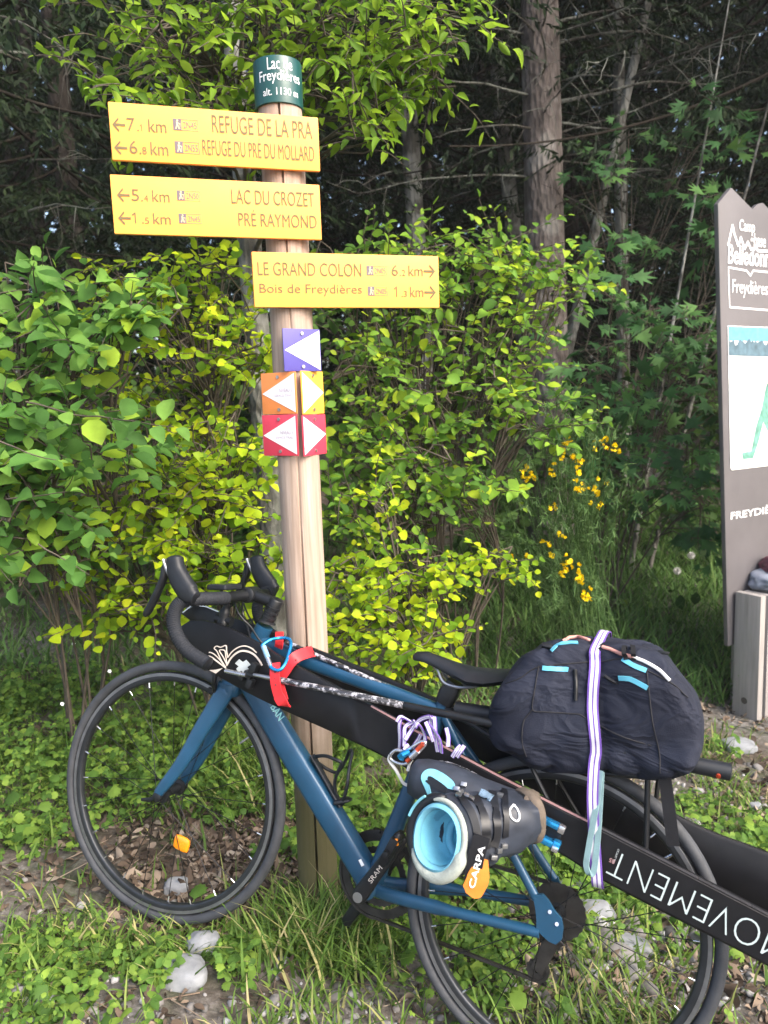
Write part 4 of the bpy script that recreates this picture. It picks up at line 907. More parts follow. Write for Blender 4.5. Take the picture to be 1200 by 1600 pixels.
def two_tone(mb_w, mb_v, pts, half, side, thick=.0011):
    """violet webbing with two white stripes"""
    mb_v.band(pts, half, thick, side)
    pts = [np.array(p) for p in pts]
    for s in (-1, 1):
        q = []
        for i in range(len(pts)):
            sd = np.array(side[i] if np.ndim(side) > 1 else side, float); d = unit(pts[min(i + 1, len(pts) - 1)] - pts[max(0, i - 1)]); sd = unit(sd - d * (sd @ d))
            q.append(pts[i] + sd * half * .40 * s)
        mb_w.band(q, half * .27, thick + .0005, side)
def lashings():
    # long strap round pack and ski
    root = thing('lashing_strap', P(930, 1380, -.1), 'violet and white striped strap running over the backpack and under the near ski', 'strap', 'violet and white straps')
    q = drape([(938, 1000), (933, 1020), (928, 1050), (924, 1090), (923, 1120), (926, 1150), (928, 1175), (927, 1192)], .003)
    near_ = np.array([a + n_ * .006 for a, n_ in q])
    for _ in range(6): near_[1:-1] = (near_[:-2] + 2 * near_[1:-1] + near_[2:]) / 4
    near_ = list(near_[::4])
    front_ = near_ + [P(927, 1215, -.112), P(926, 1250, -.112), P(928, 1300, -.106), P(931, 1345, -.103), P(933, 1378, -.100), P(934, 1386, -.088)]
    back = [near_[0] + EN * .05 + E2 * .006, near_[0] + EN * .12 - E2 * .005, near_[0] + EN * .20 - E2 * .07, near_[0] + EN * .21 - E2 * .16]
    W_, V_ = MB(), MB(); two_tone(W_, V_, smooth_path(back[::-1] + front_, 4), .0112, E1)
    V_.build('strap_webbing', M['violet'], root); W_.build('white_stripes', M['white_web'], root)
    # teal loop hanging from the same lashing
    t = thing('strap_loop', P(925, 1350, -.11), 'pale teal webbing loop hanging beside the violet strap behind the boots', 'strap')
    mb = MB(); mb.band(smooth_path([P(938, 1204, -.108), P(934, 1245, -.110), P(926, 1290, -.113), P(919, 1330, -.112), P(916, 1352, -.110), P(921, 1366, -.108), P(928, 1360, -.105), P(932, 1330, -.107), P(936, 1280, -.107), P(940, 1206, -.104)], 6), .0058, .0012, E1 + EN * .2); mb.build('loop_webbing', M['teal'], t)
    # bunch of violet webbing that ties boots and skis together
    k = thing('lashing_strap', P(650, 1160, -.11), 'knotted bunch of violet and white striped strap above the ski boots', 'strap', 'violet and white straps')
    W_, V_ = MB(), MB(); c = lambda x, y, o=-.112: P(600 + x * .13333, 1100 + y * .13333, o)
    S = E1 * .9 + E2 * .25
    for i, ln in enumerate(([(180, 545), (185, 400), (180, 250), (205, 165), (235, 180)], [(238, 500), (240, 380), (250, 270), (330, 215), (360, 200)], [(250, 420), (300, 340), (370, 240), (430, 180), (520, 150), (560, 165)], [(475, 470), (480, 380), (450, 300), (400, 230), (370, 270), (380, 220)],
                           [(330, 520), (400, 420), (430, 360)], [(630, 560), (605, 420), (600, 300), (590, 165), (560, 150)], [(675, 575), (655, 430), (600, 330), (500, 210)], [(580, 440), (540, 330), (490, 210)], [(750, 500), (755, 390), (730, 280)], [(150, 210), (200, 150), (330, 215)], [(560, 290), (545, 200), (570, 155)], [(290, 480), (260, 500), (240, 540)])):
        two_tone(W_, V_, smooth_path([c(x, y, -.114 - .004 * (i % 4) - .006 * math.sin(j * 1.3 + i)) for j, (x, y) in enumerate(ln)], 6), .0046, S if i % 3 else S + EN * .5)
    for dx in (0, 55):
        two_tone(W_, V_, smooth_path([c(800 + dx, 620, -.104), c(850 + dx, 540, -.108), c(900 + dx * .7, 490, -.100)], 5), .0048, unit(E1 + E2 * .5))
    V_.build('strap_webbing', M['violet'], k); W_.build('white_stripes', M['white_web'], k)
    # carabiners
    def ring(mb, pts, r_): mb.tube(smooth_path(pts + pts[:1], 6), r_, 10, cap=False)
    t = thing('carabiner', c(240, 600, -.13), 'carabiner with a grey screw sleeve, red and blue, hanging in the violet knot', 'carabiner')
    mb = MB(); ring(mb, [c(80, 585, -.128), c(140, 540, -.128), c(250, 545, -.128), c(440, 440, -.128), c(480, 480, -.128), c(330, 640, -.128), c(250, 700, -.128), c(150, 690, -.128), c(75, 640, -.128)], .0038); bo = mb.build('body', M['silver'], t)
    mb = MB(); mb.tube([c(265, 670, -.132), c(320, 622, -.132)], .0052, 12); mb.tube([c(385, 540, -.132), c(455, 470, -.132)], .0052, 12); mb.build('gate', M['red_alu'], bo)
    mb = MB(); mb.tube([c(315, 626, -.133), c(395, 550, -.133)], .0072, 12); mb.build('screw_sleeve', M['silver'], bo)
    mb = MB(); mb.tube([c(180, 620, -.134), c(230, 590, -.138), c(300, 555, -.134)], [.006, .008, .006], 12); mb.tube([c(200, 650, -.134), c(215, 600, -.134)], .006, 10); mb.build('snap_gate', M['blue_alu'], bo)
    mb = MB(); mb.tube(smooth_path([c(70, 600, -.128), c(60, 660, -.125), c(130, 760, -.12), c(180, 850, -.11), c(230, 930, -.10), c(300, 960, -.095)], 6), .0036, 8); mb.tube(smooth_path([c(330, 640, -.125), c(300, 700, -.122), c(280, 780, -.12)], 6), .0036, 8); mb.build('cord', M['white_cord'], bo)
    # red ski strap with the blue carabiner at the head tube
    k2 = lambda x, y, o: P(215 + .2 * x, 860 + .2 * y, o)
    rs = thing('ski_strap', k2(1080, 1000, -.11), 'red ski strap wrapped round the ski tip and the head of the frame', 'strap')
    mb = MB(); S = unit(E1 - E2 * .1)
    mb.band(smooth_path([k2(1110, 640, .0), k2(1108, 670, -.035), k2(1106, 730, -.040), k2(1100, 760, -.035)], 5), .0105, .0017, S)
    mb.band(smooth_path([k2(1075, 880, -.116), k2(1072, 950, -.124), k2(1078, 1040, -.124), k2(1100, 1130, -.120), k2(1140, 1200, -.118), k2(1155, 1215, -.108)], 6), [.0125] * 19 + [.0138] * 12, .0018, S)
    mb.band(smooth_path([k2(1110, 1010, -.106), k2(1160, 930, -.104), k2(1230, 840, -.096), k2(1320, 800, -.06), k2(1370, 790, -.03)], 6), .0135, .0017, unit(EN * .3 + E2 + E1 * .7))
    mb.band(smooth_path([k2(1110, 1010, -.106), k2(1125, 1080, -.110), k2(1150, 1170, -.112)], 6), .0090, .0017, S)
    b_ = mb.build('strap_webbing', M['red_web'], rs)
    mb = MB(); mb.band(smooth_path([k2(1240, 870, -.099), k2(1310, 830, -.066), k2(1375, 800, -.032)], 5), .006, .0010, unit(EN * .3 + E2 + E1 * .7)); mb.build('strap_lining', M['webbing'], b_)
    mb = MB()
    for x, y in ((1075, 950), (1076, 1000), (1080, 1050)): mb.tube([k2(x, y, -.1255), k2(x, y, -.1262)], .0022, 8)
    mb.build('strap_holes', M['seam'], b_)
    t = thing('carabiner', k2(1080, 820, -.12), 'light blue carabiner holding the red strap below the stem', 'carabiner')
    mb = MB(); ring(mb, [k2(972, 742, -.100), k2(1035, 700, -.082), k2(1110, 684, -.060), k2(1178, 690, -.060), k2(1198, 730, -.070), k2(1180, 810, -.092), k2(1150, 890, -.116), k2(1105, 935, -.128), k2(1045, 915, -.126), k2(1010, 840, -.118)], .0042); b_ = mb.build('body', M['blue_alu'], t)
    mb = MB(); mb.tube([k2(985, 760, -.107), k2(1040, 905, -.126)], [.0052, .0056], 12); mb.build('gate', M['silver'], b_)
    mb = MB(); mb.tube([k2(984, 750, -.107), k2(1018, 838, -.119)], .0062, 12); mb.build('screw_sleeve', mat('pale_blue_sleeve', (.25, .45, .62), .35, .4), b_)
lashings()

# ------------------------------------------------------------------ ski boots
def ell(c, ax, ay, n=40, e=2.2):
    return [c + math.copysign(abs(math.cos(t)) ** (2 / e), math.cos(t)) * ax + math.copysign(abs(math.sin(t)) ** (2 / e), math.sin(t)) * ay for t in np.linspace(0, 2 * math.pi, n, endpoint=False)]
def boots():
    # upper boot: shaft lying along the ski, closed calf side to the left
    b2 = thing('ski_boot', P(720, 1230, -.15), 'dark ski boot with a light blue flash, upper one, lying against the near ski', 'ski boot', 'pair of ski boots')
    st_ = [(642, 1212, .030, .018), (646, 1213, .040, .032), (660, 1217, .046, .042), (690, 1226, .050, .047), (720, 1238, .050, .047), (750, 1250, .047, .046), (785, 1262, .045, .045), (810, 1270, .043, .043), (826, 1276, .038, .040), (830, 1278, .028, .03)]
    d = unit(P(826, 1276) - P(646, 1213)); u = unit(np.cross(EN, d)); u = u if u @ E2 > 0 else -u
    rings = [ell(P(x, y, -.142), u * h * .92, EN * w_) for x, y, h, w_ in st_]; mb = MB(); mb.loft(rings); sh = mb.build('shell', M['shell'], b2, angle=60)
    bv = BVHTree.FromPolygons([Vector(v) for v in mb.v], mb.f)
    def dr(pts, lift, n=6, bv=bv):
        o = []
        for px, py in smooth_path(pts, n):
            h, nn, _, _ = bv.ray_cast(Vector(CAM), Vector(ray(px, py)))
            if h is not None: nn = np.array(nn); nn = nn if nn @ ray(px, py) < 0 else -nn; o.append((np.array(h) + nn * lift, nn))
        return o
    def patch(name, m, pts, half, par, bv=bv, lift=.0022):
        q = dr(pts, lift, bv=bv)
        if len(q) < 3: return
        A_ = [a for a, _ in q]; sd = [unit(np.cross(q[i][1], unit(A_[min(i + 1, len(A_) - 1)] - A_[max(0, i - 1)]))) for i in range(len(A_))]
        h = half if not hasattr(half, '__len__') else np.interp(np.linspace(0, 1, len(A_)), np.linspace(0, 1, len(half)), half)
        mb = MB(); mb.band(A_, h, .0012, np.array(sd)); mb.build(name, m, par)
    z = lambda x, y: (590 + .2583 * x, 1080 + .2583 * y)
    patch('blue_flash', M['boot_blue'], [z(320, 630), z(300, 570), z(285, 520), z(320, 495), z(380, 520), z(440, 565), z(465, 590)], [.004, .006, .007, .008, .009, .009, .004], sh)
    patch('black_insert', M['shell_black'], [z(300, 530), z(350, 560), z(420, 600)], [.006, .009, .006], sh)
    # worn lettering along the shaft
    q = dr([z(372, 425), z(430, 435), z(500, 455), z(560, 485), z(600, 510)], .002, 10)
    if len(q) > 10:
        pts = np.array([a for a, _ in q]); L = np.concatenate([[0], np.cumsum(np.linalg.norm(np.diff(pts, axis=0), axis=1))]); V, F = text_2d('SCARPA'); V = fit(V, L[-1] * .97, .011)
        nrm = np.array([n_ for _, n_ in q]); mb = MB(); vv = []
        for x, y in V:
            p_ = np.array([np.interp(x, L, pts[:, k]) for k in range(3)]); n_ = unit(np.array([np.interp(x, L, nrm[:, k]) for k in range(3)])); i = min(len(pts) - 2, int(np.searchsorted(L, x)))
            dd = unit(pts[max(i, 1)] - pts[max(i, 1) - 1]); uu = np.cross(n_, dd); uu = uu if uu @ E2 > 0 else -uu; vv.append(p_ + uu * (y - .005))
        mb.add(vv, F); mb.build('lettering', mat('worn_grey_print', (.22, .23, .26), .6, var=.5, scale=120), sh, smooth=False)
    sole = MB(); rs = [ell(P(x, y, -.142), u * h, EN * w_, e=3) for x, y, h, w_ in ((818, 1268, .043, .044), (822, 1271, .046, .046), (832, 1277, .046, .046), (835, 1279, .040, .042))]
    sole.loft(rs); sole.build('sole', M['sole'], b2, angle=50)
    # lower boot: the cuff opens towards the camera
    b1 = thing('ski_boot', P(720, 1310, -.2), 'ski boot with its pale blue liner opening facing the camera, lower one of the pair', 'ski boot', 'pair of ski boots')
    c0 = P(690, 1308, -.285); c1 = P(808, 1278, -.165)
    ax = unit(c1 - c0); vr = unit(np.cross(ax, np.array([0, 0, 1]))); vu = unit(np.cross(vr, ax)); vu = vu if vu[2] > 0 else -vu; vr = vr if vr @ E1 < 0 else -vr
    # opening tilt: the cuff rim faces the lens more than the shaft does
    look = unit(CAM - c0); rn = unit(look * .72 - ax * .5 + np.array([-.15, 0, 0])); ru = unit(np.array([0, 0, 1]) - rn * rn[2]); rr = np.cross(ru, rn); rr = rr if rr @ RT > 0 else -rr
    mix = lambda a, b_, t: unit(a * (1 - t) + b_ * t)
    rings = []
    for t, h, w_ in ((0, .064, .054), (.04, .068, .058), (.12, .070, .060), (.2, .069, .060), (.28, .062, .056), (.36, .060, .056), (.44, .063, .057), (.52, .062, .056), (.6, .056, .053), (.7, .057, .054), (.78, .059, .055), (.88, .056, .054), (1.0, .050, .052), (1.12, .045, .048), (1.16, .03, .03)):
        c = c0 + (c1 - c0) * t; f = min(1, t * 1.6); rings.append([p_ + unit(p_ - c) * (.009 * noise.noise(Vector(p_ * 22)) + .004 * noise.noise(Vector(p_ * 60))) * min(1, t * 3) for p_ in ell(c, mix(ru, vu, f) * h, mix(rr, vr, f) * w_, e=2.5)])
    mb = MB(); mb.loft(rings, cap=False); sh = mb.build('shell', M['shell'], b1, angle=60); bv1 = BVHTree.FromPolygons([Vector(v) for v in mb.v], mb.f)
    # liner: thick padded lip and a hollow inside
    cl = c0 + rn * .004
    prof = [(1.00, -.012), (1.01, .006), (.97, .016), (.88, .019), (.82, .012), (.79, -.01), (.775, -.035), (.75, -.055), (.66, -.070), (.40, -.078), (.02, -.080)]
    mb = MB(); mb.loft([ell(cl + rn * z_ + ru * (-.006 if z_ < -.03 else 0), ru * .062 * s, rr * .053 * s) for s, z_ in prof], cap=False); ln = mb.build('liner', M['liner'], b1, angle=80)
    mb = MB(); mb.loft([ell(cl + rn * z_, ru * .062 * s * .985, rr * .053 * s * .985) for s, z_ in ((.80, .004), (.77, -.022), (.74, -.045), (.64, -.058), (.38, -.064), (.02, -.066))], cap=False); mb.build('liner_lining', M['liner_in'], ln, angle=80)
    mb = MB(); mb.tube(smooth_path([cl - rn * .046 + rr * .004 + ru * .034, cl - rn * .044 - rr * .006 + ru * .012, cl - rn * .044 - rr * .004 - ru * .014, cl - rn * .046 + rr * .012 - ru * .034], 6), [.004] + [.0075] * 17 + [.004], 10); mb.build('tongue_fold', M['liner'], ln)
    # pale mesh collar wrapping the lower right of the opening
    mb = MB(); n_ = 30; rg = []
    for i in range(n_):
        t = R(112) - i / (n_ - 1) * R(262); f = math.sin(math.pi * i / (n_ - 1)) ** .5
        o_ = cl + rr * math.cos(t) * .058 + ru * math.sin(t) * .069; dr_ = unit(rr * math.cos(t) + ru * math.sin(t)); hw = .0025 + .0095 * f * (1.2 if i > 13 else .45)
        rg.append([o_ + dr_ * hw * math.cos(v) + rn * (.010 + hw * .8 * math.sin(v)) for v in np.linspace(0, 2 * math.pi, 12, endpoint=False)])
    mb.loft(rg); mb.build('collar', M['collar'], b1, angle=80)
    # dark spoiler at the left, pale blue sliver on it
    mb = MB(); rg = []
    for i in range(20):
        t = R(95) + i / 19 * R(160); f = math.sin(math.pi * i / 19) ** .5; o_ = cl - rn * .004 + rr * math.cos(t) * .064 + ru * math.sin(t) * .072; dr_ = unit(rr * math.cos(t) + ru * math.sin(t)); hw = .004 + .010 * f
        rg.append([o_ + dr_ * hw * math.cos(v) + rn * hw * 1.3 * math.sin(v) for v in np.linspace(0, 2 * math.pi, 12, endpoint=False)])
    mb.loft(rg); sp = mb.build('spoiler', M['shell_black'], b1, angle=80)
    mb = MB(); q = [cl + rn * .013 + rr * math.cos(t) * .071 + ru * math.sin(t) * .080 for t in np.linspace(R(125), R(165), 9)]; mb.band(q, .0026, .002, rn); mb.build('blue_trim', M['boot_blue'], sp)
    # cuff straps, buckles, emblem
    for pts, hf in (([z(590, 640), z(640, 760), z(655, 860), z(650, 950)], .009), ([z(690, 610), z(715, 740), z(720, 860), z(700, 940)], .008), ([z(765, 600), z(775, 740), z(770, 880)], .006), ([z(500, 640), z(570, 740), z(600, 860), z(590, 960)], .007)):
        patch('cuff_strap', M['shell_black'], pts, hf, sh, bv1, .003)
    patch('buckle_plate', mat('pale_blue_metal', (.30, .45, .62), .3, .6), [z(615, 625), z(650, 640), z(685, 660)], [.010, .012, .010], sh, bv1, .006)
    q = dr([z(820, 690), z(800, 720), z(805, 760), z(835, 785), z(855, 770), z(850, 730), z(825, 692)], .002, bv=bv1)
    if len(q) > 4: mb = MB(); mb.tube([a for a, _ in q], .0018, 8); mb.build('emblem', M['white'], sh)
    mb = MB()
    for x, y in ((480, 590), (510, 620), (545, 640), (575, 660), (520, 570), (490, 640), (560, 610), (740, 640), (725, 960), (700, 1000), (760, 930)):
        q = dr([z(x, y), z(x + 8, y + 4), z(x + 14, y + 10)], .004, bv=bv1) or dr([z(x, y), z(x + 8, y + 4), z(x + 14, y + 10)], .004)
        mb = MB()
        if q: c, nn = q[0]; mb.box(c, unit(np.cross(nn, E1)) * .0045, unit(np.cross(nn, E2)) * .006, nn * .004)
        if q: mb.build('buckle', M['steel'], sh, bevel=.0015)
    # toe lugs and sole at the far end
    e = c1 + ax * .016
    mb = MB(); mb.loft([ell(e + ax * z_, vu * .058 * s, vr * .056 * s, e=2.8) for s, z_ in ((.80, 0), (.86, .005), (.86, .016), (.78, .022))]); mb.build('sole', M['sole'], b1, angle=50)
    # power strap: black with white letters ending in an orange tab
    k0, k1 = P(750, 1305, -.315), P(735, 1390, -.315); d = unit(k1 - k0); sd = unit(np.cross(d, ray(735, 1350))); sd = sd if sd @ RT > 0 else -sd; fn = unit(np.cross(sd, d)); fn = fn if fn @ ray(735, 1350) < 0 else -fn
    mb = MB(); mb.band(smooth_path([k0 + sd * .004, k0 + (k1 - k0) * .4 + fn * .003, k0 + (k1 - k0) * .84, ], 5), .0150, .0016, sd); ps = mb.build('power_strap', M['webbing'], b1)
    mb = MB(); o_ = smooth_path([k0 + (k1 - k0) * .40 + sd * .012 + fn * .001, k0 + (k1 - k0) * .75 + sd * .010 + fn * .002, k1 + sd * .004, k1 + d * .010], 5); mb.band(o_, np.interp(np.linspace(0, 1, len(o_)), [0, .3, .7, 1], [.010, .020, .019, .008]), .0022, sd); mb.build('orange_tab', M['orange_strap'], ps)
    mb = MB(); A0 = P(738, 1388, -.318); td = unit(P(755, 1322, -.318) - A0); tu = unit(np.cross(td, ray(740, 1355))); tu = tu if tu @ RT < 0 else -tu
    write(mb, 'CARPA', A0 + tu * -.004, td, tu, np.linalg.norm(P(755, 1322, -.318) - A0), .0115, lift=-unit(ray(740, 1355)) * .002, offset=.02); mb.build('lettering', M['white'], ps, smooth=False)
boots()

# ================================================================== vegetation
def leaf_oval(wd=.33, droop=.14, fold=.10):
    ts = [0, .22, .5, .78, 1]; ws = [0, .78, 1, .66, 0]
    v = []; 
    for t, q in zip(ts, ws):
        z = -droop * t * t
        v += [(0, t, z)] + ([(-wd * q, t + .02, z + fold * q), (wd * q, t + .02, z + fold * q)] if q else [])
    # 0 base; 1,2,3 ; 4,5,6 ; 7,8,9 ; 10 tip
    f = [[0, 1, 2], [0, 3, 1], [1, 4, 5, 2], [1, 3, 6, 4], [4, 7, 8, 5], [4, 6, 9, 7], [7, 10, 8], [7, 9, 10]]
    return np.array(v), f
def leaf_lobed(n=5, depth=.45, droop=.12):
    pts = []
    for i in range(n * 2 + 1):
        a = math.pi * (.08 + .84 * i / (n * 2)) * 1.16 - math.pi * .08; tip = i % 2 == 1; r_ = (1 if tip else depth) * (.72 + .28 * math.sin(max(0.0, min(math.pi, a))))
        pts.append((math.cos(a) * r_ * .62, .30 + math.sin(a) * r_ * .70))
    v = [(0, .30, .03)] + [(x, y, -droop * (x * x * 2 + (y - .3) ** 2)) for x, y in pts] + [(0, 0, 0)]
    k = len(v) - 1; f = [[0, i, i + 1] for i in range(1, k - 1)] + [[0, k, 1], [0, k - 1, k]]
    return np.array(v), f
OVAL, ROUND, LONG, LOBE, WEED = leaf_oval(.36), leaf_oval(.46, .10), leaf_oval(.24, .22), leaf_lobed(), leaf_lobed(7, .80, .45)
def trifoliate():
    V, F = [], []
    for a in (-1.15, 0, 1.15):
        k = len(V); v, f = leaf_oval(.40, .25)
        for x, y, z in v: y += .06; V.append((x * math.cos(a) + y * math.sin(a), y * math.cos(a) - x * math.sin(a), z))
        F += [[i + k for i in q] for q in f]
    return np.array(V) * .62, F
TRIF = trifoliate()

def rnd(n): return rng.normal(size=(n, 3))
def shrub(name, base, clumps, twig_len, n_leaf, size, tmpl, lm, label, cat, group, nstem=5, face=.5, upb=.8, droop=-.25, extra=(), bark=None, trunk=None, size_var=.38, petiole=.35, dens=1.25):
    """clumps: (px, py, depth, rx px, ry px, r depth, twigs). Stems run from the foot to the clumps, twigs leave the stems, leaves alternate on the twigs"""
    base = np.array(base, float); root = thing(name, base, label, cat, group)
    S0, S1, RA_, RB_ = [], [], [], []
    LP, LY, LZ, LS = [], [], [], []
    def seg(a, b, ra, rb): S0.append(a); S1.append(b); RA_.append(ra); RB_.append(rb)
    def twig(a, d, L, nl, sz, dr=droop):
        p = a; d = unit(d); k = max(3, nl // 2); side = unit(np.cross(d, [0, 0, 1]) + .3 * rng.normal(size=3)); s = 1
        for i in range(nl):
            t = (i + 1) / nl; d = unit(d + np.array([0, 0, dr]) * (1.4 / nl) + .07 * rng.normal(size=3)); q = p + d * L / nl
            seg(p, q, .0026 * (1.1 - .7 * (t - 1 / nl)), .0026 * (1.1 - .7 * t)); p = q
            ln = sz * (1 + size_var * rng.normal()) * (1.05 - .45 * max(0, t - .7) / .3); ln = min(max(ln, sz * .45), sz * 1.3)
            y = unit(d * (.55 if i < nl - 1 else 1.5) + side * s * .85 + np.array([0, 0, -.10]) + .22 * rng.normal(size=3)); s = -s
            z = np.array([0, 0, 1.0]) * upb + np.array([0, -1.0, .15]) * face + .42 * rng.normal(size=3)
            LP.append(q + y * ln * petiole * .5); LY.append(y); LZ.append(z); LS.append(ln)
    for (px, py, Y, rx, ry, rd, nt) in clumps:
        c = at_y(px, py, Y); rx, ry = rx * Y / FPX, ry * Y / FPX
        g = base if trunk is None else trunk[min(range(len(trunk)), key=lambda i: np.linalg.norm(trunk[i] - c - np.array([0, 0, -.25])))]
        for k in range(max(1, nt // 10)):
            e = c + np.array([rng.uniform(-.6, .6) * rx, rng.uniform(-.5, .5) * rd, rng.uniform(-.5, .5) * ry]); b = g + np.array([rng.normal() * .06, rng.normal() * .06, 0]) * (1 if trunk is None else .1)
            m1 = b * .55 + e * .45 + np.array([0, 0, .16 * np.linalg.norm(e - b)]) + .05 * rng.normal(size=3); pts = smooth_path([b, m1, e], 5)
            for i in range(len(pts) - 1): seg(pts[i], pts[i + 1], .010 * (1 - i / 12) * (1.2 if trunk else .62), .010 * (1 - (i + 1) / 12) * (1.2 if trunk else .62))
            own = pts[4:]
            for _ in range(int(round(dens * nt)) // max(1, nt // 10)):
                u = unit(rng.normal(size=3)) * rng.uniform(.35, 1) ** .5; q = c + u * np.array([rx, rd, ry]); s0 = own[rng.integers(len(own))]
                d = unit(unit(q - c) * np.array([1, .8, .7]) + np.array([0, -.45, .25]) + .45 * rng.normal(size=3)); L = twig_len * rng.uniform(.6, 1.25)
                st_ = q - d * L * .5; mid = (s0 + st_) / 2 + np.array([0, 0, .03]); seg(s0, mid, .004, .0034); seg(mid, st_, .0034, .0027)
                twig(st_, d, L, max(4, int(n_leaf * L / twig_len)), size)
    for (pa, pb, Y, nl, sz, dr) in extra:
        a, b = at_y(*pa, Y), at_y(*pb, Y - .05); twig(a, b - a, np.linalg.norm(b - a), nl, sz, dr)
    link('branches', segs('branches', S0, S1, RA_, RB_, 4), bark or M['twig'], root)
    LS = np.array(LS); link('foliage', scatter('foliage', tmpl[0], tmpl[1], np.array(LP), np.array(LY), np.array(LZ), LS * rng.uniform(.8, 1.1, len(LS)), LS, LS * rng.uniform(-.3, 2.6, len(LS))), lm, root)
    return root
G = lambda x, y: (x, y, float(gz(x, y)))
LM = dict(
    big=leaf_mat('broad_green_leaf', [(.0, (0.0625, 0.1562, 0.0312)), (.45, (0.1187, 0.2687, 0.0562)), (.8, (0.2125, 0.3875, 0.0688)), (1, (0.375, 0.5375, 0.0438))], 0.48),
    lime=leaf_mat('lime_hazel_leaf', [(.0, (0.108, 0.228, 0.0144)), (.4, (0.24, 0.384, 0.0168)), (.75, (0.408, 0.54, 0.0168)), (1, (0.576, 0.624, 0.024))], 0.5),
    mid=leaf_mat('mid_green_leaf', [(.0, (0.065, 0.156, 0.0234)), (.45, (0.143, 0.286, 0.0338)), (.8, (0.247, 0.416, 0.039)), (1, (0.442, 0.559, 0.0325))], 0.48),
    over=leaf_mat('bright_overhanging_leaf', [(.0, (0.072, 0.156, 0.0144)), (.5, (0.168, 0.3, 0.024)), (1, (0.324, 0.48, 0.036))], 0.52),
    maple=leaf_mat('maple_leaf', [(.0, (0.0352, 0.096, 0.032)), (.5, (0.0672, 0.176, 0.0576)), (1, (0.136, 0.28, 0.072))], 0.42),
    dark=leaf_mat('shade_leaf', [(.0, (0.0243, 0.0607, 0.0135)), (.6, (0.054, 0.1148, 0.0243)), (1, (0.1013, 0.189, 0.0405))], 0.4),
    herb=leaf_mat('herb_leaf', [(.0, (.055, .12, .022)), (.5, (.11, .215, .036)), (1, (.22, .33, .05))], .38),
    grass=leaf_mat('grass_blade', [(.0, (.06, .12, .022)), (.5, (.12, .215, .036)), (.8, (.20, .29, .06)), (.93, (.34, .33, .13)), (1, (.48, .40, .22))], .35),
    bank=leaf_mat('shady_grass_blade', [(.0, (.055, .12, .03)), (.6, (.11, .22, .055)), (1, (.19, .30, .085))], .3),
    litter=leaf_mat('dry_leaf', [(.0, (.045, .033, .025)), (.4, (.105, .076, .056)), (.75, (.20, .145, .105)), (1, (.34, .28, .22))], .1, .8, .2),
    needle=leaf_mat('spruce_needle', [(.0, (.007, .016, .006)), (.6, (.013, .027, .009)), (1, (.024, .040, .012))], .15, .6, .2),
    broom=leaf_mat('broom_stem_green', [(.0, (.045, .10, .030)), (1, (.11, .19, .06))], .2), flower=leaf_mat('yellow_broom_petal', [(.0, (.80, .55, .0)), (1, (.88, .70, .01))], .35),
)

